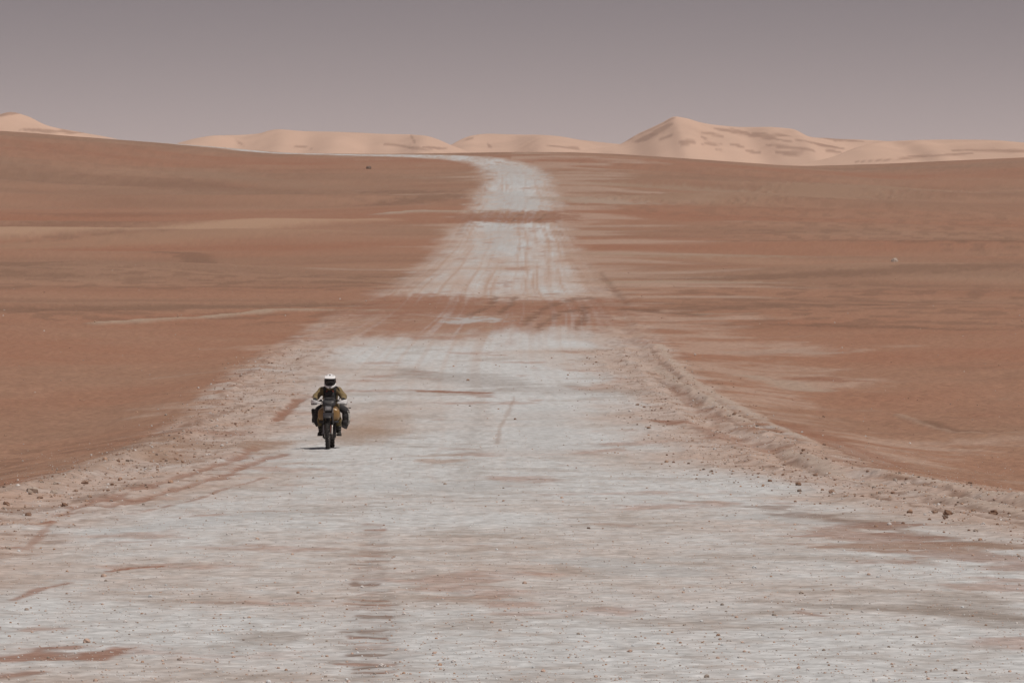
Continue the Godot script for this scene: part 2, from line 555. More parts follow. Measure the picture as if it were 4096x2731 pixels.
	# graded ridges of the far shoulder, pale crests with dark clods along their feet
	var crests := [[[2638, 1383], [2683, 1446], [2759, 1516], [2854, 1574], [3007, 1656], [3128, 1713], [3236, 1758]], [[2625, 1472], [2727, 1542], [2810, 1586], [2918, 1656], [2994, 1694]], [[3141, 1803], [3268, 1860], [3351, 1904], [3490, 1930], [3618, 1962], [3745, 1993], [3936, 2031], [4110, 2063]], [[3510, 1892], [3650, 1911], [3777, 1936], [3936, 1981], [4110, 2012]], [[3351, 1758], [3459, 1803], [3554, 1828]]]
	for cr in crests:
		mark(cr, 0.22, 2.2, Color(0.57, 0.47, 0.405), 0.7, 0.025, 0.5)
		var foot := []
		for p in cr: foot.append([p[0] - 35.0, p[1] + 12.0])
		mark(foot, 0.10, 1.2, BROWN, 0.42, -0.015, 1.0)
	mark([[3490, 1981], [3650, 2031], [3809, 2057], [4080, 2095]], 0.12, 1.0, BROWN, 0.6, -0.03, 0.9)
	mark([[2790, 1710], [2950, 1770], [3110, 1800]], 0.5, 3.0, RUST, 0.5, -0.02, 0.8)
	mark([[2700, 1560], [2780, 1620], [2880, 1680]], 0.25, 3.0, RUST, 0.4, -0.02, 0.8)
	# the ridge on the rider's side
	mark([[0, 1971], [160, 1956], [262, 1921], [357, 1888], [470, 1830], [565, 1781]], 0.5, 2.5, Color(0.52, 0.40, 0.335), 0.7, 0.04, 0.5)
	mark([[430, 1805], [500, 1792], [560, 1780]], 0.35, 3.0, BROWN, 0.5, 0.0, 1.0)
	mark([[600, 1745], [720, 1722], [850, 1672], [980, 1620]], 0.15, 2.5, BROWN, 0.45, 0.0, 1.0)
	mark([[0, 2050], [200, 2035], [400, 1990], [560, 1940]], 0.12, 1.2, BROWN, 0.4, 0.0, 1.0)
	# dark gravel swept to the shoulder
	mark([[3080, 2040], [3250, 2070], [3500, 2110], [3700, 2150], [4000, 2200]], 0.35, 1.6, BROWN, 0.5, 0.0, 1.2)
	mark([[3350, 2120], [3600, 2180], [3900, 2240], [4090, 2260]], 0.8, 2.6, RUST, 0.5, 0.0, 1.3)
	mark([[3500, 2200], [3900, 2200], [4090, 2200]], 0.8, 2.0, TAN, 0.5)
	mark([[3300, 2440], [3700, 2450], [4090, 2490]], 0.5, 0.6, MUD, 0.6)
	mark([[3800, 2400], [4090, 2520]], 0.5, 0.5, MUD, 0.5)
	mark([[3200, 2465], [3280, 2480]], 0.12, 0.3, RUST, 0.5)
	mark([[3050, 2420], [3190, 2430]], 0.3, 0.3, MUD, 0.5)
	# wind laid bands on the left plain; sunlit crest painted pale, its back dark
	mark([[0, 945], [500, 928], [1000, 905], [1400, 880]], 8.0, 24.0, Color(0.54, 0.355, 0.25), 0.9, 0.25, 0.12)  # sunlit slope of the crest, its brightness put into the colour
	mark([[0, 905], [500, 890], [900, 876]], 8.0, 20.0, BROWN, 0.4, -0.2, 0.4)  # darker back of the crest, painted to set off the lit side
	mark([[0, 975], [400, 965], [800, 950], [1200, 930]], 8.0, 22.0, Color(0.46, 0.29, 0.20), 0.6, 0.2, 0.2)  # lower part of the sunlit slope, also painted
	mark([[0, 1090], [300, 1060], [650, 1040]], 5.0, 12.0, BROWN, 0.4, -0.15, 0.3)
	mark([[0, 1250], [400, 1240], [800, 1225], [1300, 1215]], 4.0, 9.0, BROWN, 0.55, -0.12, 0.25)
	mark([[400, 1292], [800, 1276], [1000, 1258], [1110, 1242], [1250, 1243], [1560, 1246]], 0.9, 2.6, Color(0.49, 0.37, 0.29), 0.9, 0.12, 0.2)
	mark([[600, 1000], [760, 1010], [800, 1030], [790, 1060]], 2.0, 5.0, BROWN, 0.5)
	mark([[700, 1045], [830, 1055]], 2.0, 3.0, BROWN, 0.6)
	mark([[250, 845], [400, 850], [560, 838]], 10.0, 10.0, BROWN, 0.3)
	mark([[1540, 852], [1650, 846], [1800, 848], [1980, 846]], 2.5, 7.0, Color(0.50, 0.40, 0.33), 0.85, 0.25, 0.15)
	mark([[1560, 810], [1700, 795], [1800, 780]], 6.0, 10.0, BROWN, 0.45)
	mark([[1550, 760], [1700, 768]], 6.0, 10.0, BROWN, 0.45)
	mark([[700, 700], [1200, 735], [1500, 740]], 8.0, 14.0, TAN, 0.5)
	mark([[0, 700], [600, 720], [1200, 780]], 14.0, 20.0, BROWN, 0.3)
	# sand lying across the road in the two dips, and the bare crust between them
	mark([[1480, 1235], [1900, 1232], [2460, 1225]], 2.5, 34.0, RUST, 0.5, 0.0, 0.9)
	mark([[1860, 872], [2050, 870], [2260, 868]], 2.5, 34.0, RUST, 0.65, 0.0, 0.7)
	mark([[2050, 775], [2065, 800], [2070, 828]], 5.0, 30.0, SALT, 0.75, 0.0, 0.8)
	mark([[2010, 665], [2080, 700], [2085, 730]], 5.0, 40.0, SALT, 0.6, 0.0, 0.8)
	mark([[2010, 905], [1990, 950], [2010, 1000]], 2.2, 30.0, SALT, 0.6, 0.0, 1.0)
	mark([[1840, 1285], [1960, 1280]], 0.8, 7.0, SALT, 0.7, 0.0, 1.0)
	for arc in [[[2100, 1290], [2180, 1230], [2300, 1195], [2370, 1190]], [[2150, 1310], [2240, 1250], [2350, 1230]], [[2300, 1310], [2340, 1270], [2330, 1220]], [[2000, 1250], [2040, 1220], [2060, 1190]], [[1880, 1260], [1960, 1225], [1980, 1190]], [[2050, 885], [2060, 865], [2090, 855]], [[2130, 890], [2170, 870], [2180, 855]]]:
		mark(arc, 0.22, 5.0, BROWN, 0.5, -0.03, 0.9)
	# right plain
	mark([[2450, 735], [2700, 740], [2900, 750]], 10.0, 14.0, Color(0.44, 0.32, 0.24), 0.6)
	mark([[2280, 790], [2420, 805], [2500, 812]], 8.0, 8.0, Color(0.48, 0.37, 0.30), 0.8)
	mark([[2700, 800], [3100, 785], [3600, 745]], 16.0, 12.0, Color(0.42, 0.28, 0.2), 0.6, 0.3)
	mark([[2450, 1015], [2700, 1020], [3000, 1015]], 5.0, 10.0, Color(0.45, 0.33, 0.25), 0.6)
	mark([[2450, 1130], [2700, 1125], [2950, 1128]], 3.0, 5.0, Color(0.47, 0.35, 0.27), 0.75)
	mark([[2900, 1115], [3400, 1105], [4090, 1085]], 6.0, 8.0, BROWN, 0.45)
	mark([[3100, 965], [3500, 970], [4000, 975]], 8.0, 9.0, BROWN, 0.5)
	mark([[2750, 1235], [3100, 1225], [3600, 1215]], 3.0, 6.0, BROWN, 0.45)
	mark([[2800, 1255], [2980, 1258]], 1.5, 3.0, Color(0.44, 0.33, 0.26), 0.7)
	mark([[3200, 1300], [3500, 1300], [3800, 1310]], 2.5, 4.0, BROWN, 0.5)
	mark([[2500, 1215], [2470, 1180], [2440, 1140], [2400, 1090]], 0.35, 6.0, BROWN, 0.3, -0.08, 0.8)
	mark([[2500, 1235], [2620, 1245], [2780, 1258]], 0.8, 2.0, BROWN, 0.6, -0.06, 0.2)
	mark([[3000, 1400], [3150, 1385], [3300, 1395]], 1.6, 3.0, PINK, 0.7)
	mark([[3000, 1490], [3150, 1500], [3230, 1525]], 1.0, 2.5, Color(0.48, 0.37, 0.3), 0.7)
	mark([[3250, 1490], [3400, 1492]], 1.5, 2.0, RUST, 0.7)
	mark([[3600, 1605], [3700, 1630], [3850, 1660], [4090, 1662]], 0.25, 1.3, Color(0.44, 0.31, 0.24), 0.7, 0.05, 0.2)
	mark([[3700, 1620], [3850, 1650], [3980, 1658]], 0.35, 1.6, BROWN, 0.6, -0.04, 0.2)
	mark([[3150, 1690], [3300, 1725], [3450, 1790], [3600, 1830]], 0.7, 3.0, RUST, 0.6, -0.05)

# ------------------------------------------------------------------ dunes
# outline: photograph pixels of the crest, left to right; dist: metres to the crest line
func dune(outline: Array, dist: float, foot: float, label: String, seed_: int, tone: Color, marks: Array) -> void:
	var nz := FastNoiseLite.new()
	nz.seed = seed_
	nz.frequency = 0.004
	nz.fractal_type = FastNoiseLite.FRACTAL_FBM
	nz.fractal_octaves = 3
	var ns := 300
	var nw := 70
	var us := []
	for p in outline: us.append([p[0], p[1]])
	var u0: float = outline[0][0]
	var u1: float = outline[-1][0]
	var pos := PackedVector3Array()
	var col := PackedColorArray()
	var crest_w := 0.62
	var low := 33.0
	for i in ns + 1:
		var u := lerpf(u0, u1, float(i) / ns)
		var v := table(us, u)
		var t := (u - UC) / F
		var bend := nz.get_noise_2d(u * 0.35, 0.0) * 260.0
		for j in nw + 1:
			var w := float(j) / nw
			var d := dist + bend * smoothstep(0.0, 0.5, w) + (w - crest_w) * foot
			var top := (VH - v) / F * (dist + bend)
			var f := 0.0
			if w < crest_w:
				var k := w / crest_w
				f = k * k * (3.0 - 2.0 * k) * 0.55 + pow(k, 1.35) * 0.45
			else:
				var k2 := 1.0 - (w - crest_w) / (1.0 - crest_w)
				f = pow(maxf(k2, 0.0), 1.1)
			var x := t * (dist + bend * 0.3)
			var y := lerpf(low, maxf(top, low + 0.5), f)
			y += (nz.get_noise_2d(x * 1.2, d * 0.9) * 4.0 + nz.get_noise_2d(x * 2.6, d * 1.2) * 1.2) * f * (1.0 - smoothstep(0.9, 1.0, f) * 0.9)
			pos.append(Vector3(x, y + EYE, -d))
			var c := tone * (1.0 + nz.get_noise_2d(x * 2.0, d * 2.0) * 0.10)
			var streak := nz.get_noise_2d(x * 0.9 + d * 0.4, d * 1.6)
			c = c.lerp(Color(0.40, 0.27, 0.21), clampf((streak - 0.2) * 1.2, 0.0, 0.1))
			# shadow streaks and patches of the slope, painted into its colour
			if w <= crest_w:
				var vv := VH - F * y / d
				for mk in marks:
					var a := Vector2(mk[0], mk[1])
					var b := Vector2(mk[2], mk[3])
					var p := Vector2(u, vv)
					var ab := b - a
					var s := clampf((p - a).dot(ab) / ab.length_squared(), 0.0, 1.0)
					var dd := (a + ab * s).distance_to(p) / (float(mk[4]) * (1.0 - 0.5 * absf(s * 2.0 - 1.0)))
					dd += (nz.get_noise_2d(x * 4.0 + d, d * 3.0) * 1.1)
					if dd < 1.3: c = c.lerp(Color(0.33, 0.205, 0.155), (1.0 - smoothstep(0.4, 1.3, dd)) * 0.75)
			c.a = 1.0
			col.append(c)
	var idx := PackedInt32Array()
	for i in ns:
		for j in nw:
			var a := i * (nw + 1) + j
			idx.append_array([a, a + 1, a + nw + 2, a, a + nw + 2, a + nw + 1])
	var nor := PackedVector3Array()
	nor.resize(pos.size())
	for i in ns + 1:
		for j in nw + 1:
			var dx := pos[mini(i + 1, ns) * (nw + 1) + j] - pos[maxi(i - 1, 0) * (nw + 1) + j]
			var dz := pos[i * (nw + 1) + mini(j + 1, nw)] - pos[i * (nw + 1) + maxi(j - 1, 0)]
			nor[i * (nw + 1) + j] = dx.cross(dz).normalized()
	var arr := []
	arr.resize(Mesh.ARRAY_MAX)
	arr[Mesh.ARRAY_VERTEX] = pos
	arr[Mesh.ARRAY_NORMAL] = nor
	arr[Mesh.ARRAY_COLOR] = col
	arr[Mesh.ARRAY_INDEX] = idx
	var am := ArrayMesh.new()
	am.add_surface_from_arrays(Mesh.PRIMITIVE_TRIANGLES, arr)
	var m := StandardMaterial3D.new()
	m.vertex_color_use_as_albedo = true
	m.roughness = 0.95
	m.metallic_specular = 0.2
	am.surface_set_material(0, m)
	var o := MeshInstance3D.new()
	o.name = numbered("sand_dune")
	o.mesh = am
	add_child(o)
	tag(o, label, "", "dunes beyond the plain", "structure")

func s2(a: Array) -> Array:   # read off a picture 2352 pixels wide
	var out := []
	for p in a:
		var q := []
		for v in p: q.append(v * 1.7415)
		out.append(q)
	return out

func build_dunes() -> void:
	var peach := Color(0.64, 0.445, 0.345)
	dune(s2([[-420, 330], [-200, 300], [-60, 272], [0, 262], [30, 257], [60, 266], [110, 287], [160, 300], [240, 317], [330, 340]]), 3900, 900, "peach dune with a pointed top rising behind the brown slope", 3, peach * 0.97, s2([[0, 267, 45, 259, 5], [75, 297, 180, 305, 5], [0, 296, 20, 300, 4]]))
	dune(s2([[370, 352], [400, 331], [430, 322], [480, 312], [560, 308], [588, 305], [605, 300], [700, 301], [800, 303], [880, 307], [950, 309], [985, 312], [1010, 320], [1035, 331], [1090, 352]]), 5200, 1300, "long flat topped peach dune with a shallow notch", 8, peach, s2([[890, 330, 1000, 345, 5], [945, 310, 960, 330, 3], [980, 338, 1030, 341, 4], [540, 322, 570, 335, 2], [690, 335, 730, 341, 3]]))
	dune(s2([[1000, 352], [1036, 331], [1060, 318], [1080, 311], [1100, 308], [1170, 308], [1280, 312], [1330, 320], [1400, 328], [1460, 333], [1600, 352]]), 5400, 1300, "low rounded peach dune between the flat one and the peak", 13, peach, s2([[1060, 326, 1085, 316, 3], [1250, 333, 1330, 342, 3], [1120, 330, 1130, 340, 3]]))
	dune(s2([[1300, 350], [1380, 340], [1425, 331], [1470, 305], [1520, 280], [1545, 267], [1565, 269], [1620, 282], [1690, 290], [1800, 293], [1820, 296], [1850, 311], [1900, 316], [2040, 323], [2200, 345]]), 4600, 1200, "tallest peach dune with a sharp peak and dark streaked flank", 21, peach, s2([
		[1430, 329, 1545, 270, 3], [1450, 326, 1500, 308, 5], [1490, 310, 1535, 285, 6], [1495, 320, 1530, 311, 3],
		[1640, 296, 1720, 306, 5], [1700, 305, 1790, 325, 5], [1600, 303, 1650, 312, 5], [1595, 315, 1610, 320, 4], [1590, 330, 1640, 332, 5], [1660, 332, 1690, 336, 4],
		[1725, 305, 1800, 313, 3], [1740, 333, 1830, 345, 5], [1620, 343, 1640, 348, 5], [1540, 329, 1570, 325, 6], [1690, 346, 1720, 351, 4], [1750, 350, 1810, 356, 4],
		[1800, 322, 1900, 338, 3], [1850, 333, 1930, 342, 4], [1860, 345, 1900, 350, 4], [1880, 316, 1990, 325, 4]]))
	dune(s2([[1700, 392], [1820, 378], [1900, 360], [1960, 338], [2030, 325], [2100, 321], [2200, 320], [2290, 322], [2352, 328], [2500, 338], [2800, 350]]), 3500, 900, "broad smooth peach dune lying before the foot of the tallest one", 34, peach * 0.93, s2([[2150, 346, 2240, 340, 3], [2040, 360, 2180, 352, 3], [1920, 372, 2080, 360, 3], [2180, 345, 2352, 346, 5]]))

# ------------------------------------------------------------------ body from bones
func smin(a: float, b: float, k: float) -> float:
	var h := maxf(k - absf(a - b), 0.0) / k
	return minf(a, b) - h * h * k * 0.25

# bones: [a, radius a, b, radius b]; tint(Vector3) -> Color
func flesh(st: SurfaceTool, bones: Array, cell: float, k: float, tint: Callable) -> void:
	var lo := Vector3(1e9, 1e9, 1e9)
	var hi := -lo
	for b in bones:
		var r: float = maxf(b[1], b[3]) + cell * 2.0
		lo = lo.min((b[0] as Vector3).min(b[2]) - Vector3.ONE * r)
		hi = hi.max((b[0] as Vector3).max(b[2]) + Vector3.ONE * r)
	var nx := int((hi.x - lo.x) / cell) + 2
	var ny := int((hi.y - lo.y) / cell) + 2
	var nz := int((hi.z - lo.z) / cell) + 2
	var f := PackedFloat32Array()
	f.resize(nx * ny * nz)
	f.fill(1.0)
	for b in bones:
		var a: Vector3 = b[0]
		var c: Vector3 = b[2]
		var ra: float = b[1]
		var rb: float = b[3]
		var m := maxf(ra, rb) + k + cell * 2.0
		var p0 := ((a.min(c) - Vector3.ONE * m - lo) / cell).floor()
		var p1 := ((a.max(c) + Vector3.ONE * m - lo) / cell).ceil()
		var ac := c - a
		var inv := 1.0 / maxf(ac.length_squared(), 1e-9)
		for z in range(maxi(0, int(p0.z)), mini(nz, int(p1.z) + 1)):
			for y in range(maxi(0, int(p0.y)), mini(ny, int(p1.y) + 1)):
				for x in range(maxi(0, int(p0.x)), mini(nx, int(p1.x) + 1)):
					var p := lo + Vector3(x, y, z) * cell
					var t := clampf((p - a).dot(ac) * inv, 0.0, 1.0)
					var dist := p.distance_to(a + ac * t) - lerpf(ra, rb, t)
					var at := (z * ny + y) * nx + x
					f[at] = smin(f[at], dist, k)
	var ids := {}
	var verts := PackedVector3Array()
	var sy := nx
	var sz := nx * ny
	for z in nz - 1:
		for y in ny - 1:
			for x in nx - 1:
				var at := (z * ny + y) * nx + x
				var inside := 0
				for o in [0, 1, sy, sy + 1, sz, sz + 1, sz + sy, sz + sy + 1]:
					if f[at + o] < 0.0: inside += 1
				if inside == 0 or inside == 8: continue
				var sum := Vector3.ZERO
				var cnt := 0
				for ed in [[0, 0, 0, 1, 0, 0], [0, 1, 0, 1, 1, 0], [0, 0, 1, 1, 0, 1], [0, 1, 1, 1, 1, 1], [0, 0, 0, 0, 1, 0], [1, 0, 0, 1, 1, 0], [0, 0, 1, 0, 1, 1], [1, 0, 1, 1, 1, 1], [0, 0, 0, 0, 0, 1], [1, 0, 0, 1, 0, 1], [0, 1, 0, 0, 1, 1], [1, 1, 0, 1, 1, 1]]:
					var fa := f[at + ed[0] + ed[1] * sy + ed[2] * sz]
					var fb := f[at + ed[3] + ed[4] * sy + ed[5] * sz]
					if (fa < 0.0) != (fb < 0.0):
						sum += Vector3(ed[0], ed[1], ed[2]).lerp(Vector3(ed[3], ed[4], ed[5]), fa / (fa - fb))
						cnt += 1
				ids[at] = verts.size()
				verts.append(lo + (Vector3(x, y, z) + sum / cnt) * cell)
	for at in ids:
		var here := f[at] < 0.0
		for ax in [[1, sy, sz], [sy, sz, 1], [sz, 1, sy]]:
			if (f[at + ax[0]] < 0.0) == here: continue
			var b: int = at - ax[1]
			var c: int = at - ax[1] - ax[2]
			var d: int = at - ax[2]
			if not (ids.has(b) and ids.has(c) and ids.has(d)): continue
			var q := [at, b, c, d] if not here else [at, d, c, b]
			for i in [0, 1, 2, 0, 2, 3]:
				var p: Vector3 = verts[ids[q[i]]]
				st.set_color(tint.call(p))
				st.add_vertex(p)

# ------------------------------------------------------------------ motorcycle
var M := {}

func materials() -> void:
	M.black = mat(srgb(38, 36, 38), 0.55)
	M.plastic = mat(srgb(38, 37, 41), 0.5)
	M.rubber = mat(srgb(44, 41, 40), 0.9)
	M.steel = mat(srgb(170, 165, 160), 0.35, 0.85)
	M.dark_metal = mat(srgb(62, 56, 54), 0.55, 0.5)
	M.white = mat(srgb(226, 226, 228), 0.4)
	M.grey = mat(srgb(120, 116, 114), 0.5)
	M.tank = mat(srgb(142, 110, 66), 0.4)
	M.tank.clearcoat_enabled = true
	M.tank.clearcoat = 0.35
	M.tank.clearcoat_roughness = 0.25
	M.cloth = mat(srgb(44, 43, 46), 0.92)
	M.cloth.rim_enabled = true
	M.cloth.rim = 0.25
	M.strap = mat(srgb(24, 24, 26), 0.85)
	M.boot = mat(srgb(40, 37, 34), 0.7)
	M.olive = mat(srgb(104, 86, 50), 0.9)
	M.visor = mat(srgb(26, 22, 22), 0.12)
	M.camo = mat(srgb(112, 92, 68), 0.5)
	M.lens = mat(Color(0.9, 0.9, 0.92, 0.25), 0.05)
	M.lens.transparency = BaseMaterial3D.TRANSPARENCY_ALPHA
	M.reflector = mat(srgb(200, 192, 186), 0.45, 0.2)
	M.amber = mat(srgb(150, 70, 20), 0.3)
	M.cord = mat(srgb(222, 218, 210), 0.8)
	M.red = mat(srgb(150, 52, 34), 0.8)
	M.fork_red = mat(srgb(120, 58, 46), 0.5)

func wheel(parent: Node, called: String, z: float, radius: float, wide: float) -> void:
	var w := holder(called, parent)
	w.position = Vector3(0, radius, z)
	var st := mb()
	var rr := radius - wide * 0.52
	var n := 48
	for i in n:
		var a0 := TAU * i / n
		var a1 := TAU * (i + 1) / n
		for k in 12:
			var b0 := TAU * k / 12.0
			var b1 := TAU * (k + 1) / 12.0
			var q := []
			for ab in [[a0, b0], [a1, b0], [a1, b1], [a0, b1]]:
				var cr: float = rr + cos(ab[1]) * wide * 0.5
				q.append(Vector3(sin(ab[1]) * wide * 0.44, sin(ab[0]) * cr, cos(ab[0]) * cr))
			quad(st, q[0], q[1], q[2], q[3])
	part("tyre", st, M.rubber, w)
	st = mb(false)
	for i in 40:
		var a := TAU * i / 40.0
		var turn := Basis(Vector3.RIGHT, -a)
		var offs: Array = [-0.30, 0.02, 0.34] if i % 2 == 0 else [-0.42, -0.12, 0.2, 0.43]
		for o in offs:
			var c: Vector3 = turn * Vector3(o * wide, 0, radius - 0.008 - absf(o) * absf(o) * wide * 0.55)
			block(st, c, Vector3(wide * 0.21, 0.022, 0.026), 8.0, 4, turn * Basis(Vector3.UP, o * 1.2))
	tag(part("tread_blocks", st, M.rubber, w), "", "", "", "stuff")
	st = mb()
	for i in 32:
		var a0 := TAU * i / 32
		var a1 := TAU * (i + 1) / 32
		var r1 := radius * 0.74
		for s in [[-0.33, r1, 0.33, r1], [0.33, r1, 0.3, r1 - 0.02], [0.3, r1 - 0.02, -0.3, r1 - 0.02], [-0.3, r1 - 0.02, -0.33, r1]]:
			quad(st, Vector3(s[0] * wide, sin(a0) * s[1], cos(a0) * s[1]), Vector3(s[0] * wide, sin(a1) * s[1], cos(a1) * s[1]), Vector3(s[2] * wide, sin(a1) * s[3], cos(a1) * s[3]), Vector3(s[2] * wide, sin(a0) * s[3], cos(a0) * s[3]))
	part("rim", st, M.dark_metal, w)
	st = mb()
	tube(st, [Vector3(-0.075, 0, 0), Vector3(0.075, 0, 0)], 0.032, 14)
	part("hub", st, M.dark_metal, w)
	st = mb()
	for i in 18:
		var a := TAU * i / 18.0
		var s := 0.04 if i % 2 == 0 else -0.04
		tube(st, [Vector3(s, sin(a + 0.5) * 0.03, cos(a + 0.5) * 0.03), Vector3(0, sin(a) * radius * 0.73, cos(a) * radius * 0.73)], 0.0022, 4)
	tag(part("spokes", st, M.steel, w), "", "", "", "stuff")
	st = mb()
	loft(st, [[Vector3(-0.068, 0, 0), Vector3(0, 0.13, 0), Vector3(0, 0, 0.13)], [Vector3(-0.064, 0, 0), Vector3(0, 0.13, 0), Vector3(0, 0, 0.13)]], 24)
	part("brake_disc", st, M.steel, w)

func motorcycle() -> Node3D:
	var bike := thing("motorcycle", "tan and black dual-sport motorcycle ridden towards the lens along the road edge", "motorcycle")
	wheel(bike, "front_wheel", 0.72, 0.35, 0.094)
	wheel(bike, "rear_wheel", -0.72, 0.325, 0.125)
	var st := mb()
	# fork
	var head := Vector3(0, 0.98, 0.40)
	for s in [-1.0, 1.0]:
		var x: float = s * 0.094
		var fork := holder("fork_leg", bike)
		st = mb()
		tube(st, curve([Vector3(x, 0.30, 0.73), Vector3(x, 0.36, 0.71), Vector3(x, 0.56, 0.61)], 4), [0.019, 0.022, 0.024, 0.024, 0.024, 0.022, 0.022, 0.022, 0.022], 12)
		part("slider", st, M.steel, fork)
		st = mb()
		var g := []
		var gr := []
		for i in 17:
			g.append(Vector3(x, 0.555, 0.612).lerp(Vector3(x, 0.80, 0.488), i / 16.0))
			gr.append(0.031 if i % 2 == 0 else 0.025)
		tube(st, g, gr, 12)
		part("gaiter", st, M.black, fork)
		st = mb()
		tube(st, [Vector3(x, 0.79, 0.493), Vector3(x, 1.05, 0.362)], 0.021, 10)
		part("stanchion", st, M.steel, fork)
		st = mb()
		block(st, Vector3(x, 0.31, 0.73), Vector3(0.046, 0.09, 0.07), 4.0, 12)
		part("axle_clamp", st, M.dark_metal, fork)
		st = mb()
		tube(st, [Vector3(x - s * 0.028, 0.335, 0.742), Vector3(x - s * 0.03, 0.55, 0.64)], 0.006, 6)
		part("brake_line", st, M.fork_red, fork)
	for yz in [[0.82, 0.48], [0.985, 0.40]]:
		st = mb()
		block(st, Vector3(0, yz[0], yz[1]), Vector3(0.25, 0.045, 0.075), 4.0, 16, Basis(Vector3.RIGHT, 0.47))
		part("triple_clamp", st, M.dark_metal, bike)
	# mudguard
	st = mb()
	var secs := []
	for i in 13:
		var t := i / 12.0
		var a := lerpf(0.30, 1.75, t)
		var c := Vector3(0, 0.36 + 0.45 * sin(a + 0.6) * 1.02, 0.70 + 0.46 * cos(a + 0.6))
		var wdt := 0.088 + 0.022 * sin(PI * t)
		var tang := Vector3(0, cos(a + 0.6), -sin(a + 0.6))
		var nrm := Vector3(0, sin(a + 0.6), cos(a + 0.6))
		secs.append([c, Vector3(wdt, 0, 0), nrm * 0.022, 2.6])
	loft(st, secs, 14)
	part("front_mudguard", st, M.plastic, bike)
	# side skirts of the mudguard, down beside the tyre
	for s in [-1.0, 1.0]:
		st = mb()
		loft(st, [[Vector3(s * 0.085, 0.80, 0.62), Vector3(0.016, 0, 0), Vector3(0, 0, 0.10), 3.0], [Vector3(s * 0.10, 0.70, 0.60), Vector3(0.016, 0, 0), Vector3(0, 0, 0.09), 3.0], [Vector3(s * 0.112, 0.56, 0.58), Vector3(0.012, 0, 0), Vector3(0, 0, 0.05), 3.0]], 10)
		part("fork_guard", st, M.plastic, bike)
	# headlamp and its cowl
	st = mb()
	loft(st, [[Vector3(0, 1.055, 0.40), Vector3(0.12, 0, 0), Vector3(0, 0.07, 0), 4.0], [Vector3(0.003, 1.055, 0.47), Vector3(0.142, 0, 0), Vector3(0, 0.075, -0.02), 4.5], [Vector3(0.003, 1.05, 0.52), Vector3(0.136, 0, 0), Vector3(0, 0.070, -0.025), 4.5], [Vector3(0.003, 1.045, 0.54), Vector3(0.122, 0, 0), Vector3(0, 0.058, -0.022), 4.5]], 28)
	part("cowl", st, M.plastic, bike)
	st = mb()
	loft(st, [[Vector3(0.002, 0.93, 0.42), Vector3(0.085, 0, 0), Vector3(0, 0.07, 0), 5.0], [Vector3(0.002, 0.935, 0.52), Vector3(0.102, 0, 0), Vector3(0, 0.078, 0), 5.0], [Vector3(0.002, 0.938, 0.565), Vector3(0.097, 0, 0), Vector3(0, 0.074, 0), 5.0], [Vector3(0.002, 0.944, 0.567), Vector3(0.080, 0, 0), Vector3(0, 0.056, 0), 6.0], [Vector3(0.002, 0.944, 0.545), Vector3(0.078, 0, 0), Vector3(0, 0.054, 0), 6.0]], 28)
	var lamp := part("headlamp", st, M.plastic, bike)
	st = mb()
	loft(st, [[Vector3(0.002, 0.944, 0.548), Vector3(0.076, 0, 0), Vector3(0, 0.052, 0), 6.0], [Vector3(0.002, 0.944, 0.53), Vector3(0.05, 0, 0), Vector3(0, 0.035, 0), 4.0], [Vector3(0.002, 0.944, 0.52), Vector3(0.015, 0, 0), Vector3(0, 0.012, 0), 2.0]], 24)
	part("reflector", st, M.reflector, lamp)
	st = mb()
	ball(st, Vector3(0.002, 0.944, 0.535), Vector3(0.012, 0.016, 0.018), 10, 6)
	part("bulb", st, M.white, lamp)
	st = mb()
	loft(st, [[Vector3(0.002, 0.944, 0.556), Vector3(0.078, 0, 0), Vector3(0, 0.054, 0), 6.0], [Vector3(0.002, 0.944, 0.563), Vector3(0.07, 0, 0), Vector3(0, 0.047, 0), 6.0]], 24)
	part("lens", st, M.lens, lamp)
	# tank: two cheeks that bulge out past the steering head
	st = mb()
	loft(st, [
		[Vector3(0, 0.80, 0.44), Vector3(0.19, 0, 0), Vector3(0, 0.11, 0), 3.0],
		[Vector3(0, 0.795, 0.425), Vector3(0.232, 0, 0), Vector3(0, 0.142, 0), 3.2],
		[Vector3(0, 0.79, 0.37), Vector3(0.248, 0, 0), Vector3(0, 0.163, 0), 3.2],
		[Vector3(0, 0.79, 0.25), Vector3(0.254, 0, 0), Vector3(0, 0.17, 0), 3.2],
		[Vector3(0, 0.82, 0.08), Vector3(0.235, 0, 0), Vector3(0, 0.165, 0), 3.0],
		[Vector3(0, 0.86, -0.06), Vector3(0.15, 0, 0), Vector3(0, 0.10, 0), 2.6],
		[Vector3(0, 0.87, -0.12), Vector3(0.10, 0, 0), Vector3(0, 0.05, 0), 2.4]], 40)
	var tank := part("fuel_tank", st, M.tank, bike)
	st = mb()
	tube(st, [Vector3(0, 0.955, 0.15), Vector3(0, 0.99, 0.15)], 0.04, 16)
	part("filler_cap", st, M.black, tank)
	for s in [-1.0, 1.0]:
		st = mb()
		block(st, Vector3(s * 0.15, 0.62, 0.33), Vector3(0.17, 0.05, 0.22), 3.0, 16)
		part("radiator", st, M.black, bike)
	# seat, frame, engine
	st = mb()
	loft(st, [[Vector3(0, 0.86, 0.0), Vector3(0.09, 0, 0), Vector3(0, 0.05, 0), 3.0], [Vector3(0, 0.85, -0.15), Vector3(0.13, 0, 0), Vector3(0, 0.055, 0), 3.0], [Vector3(0, 0.86, -0.5), Vector3(0.15, 0, 0), Vector3(0, 0.055, 0), 3.0], [Vector3(0, 0.89, -0.85), Vector3(0.11, 0, 0), Vector3(0, 0.045, 0), 3.0]], 20)
	part("seat", st, M.cloth, bike)
	st = mb()
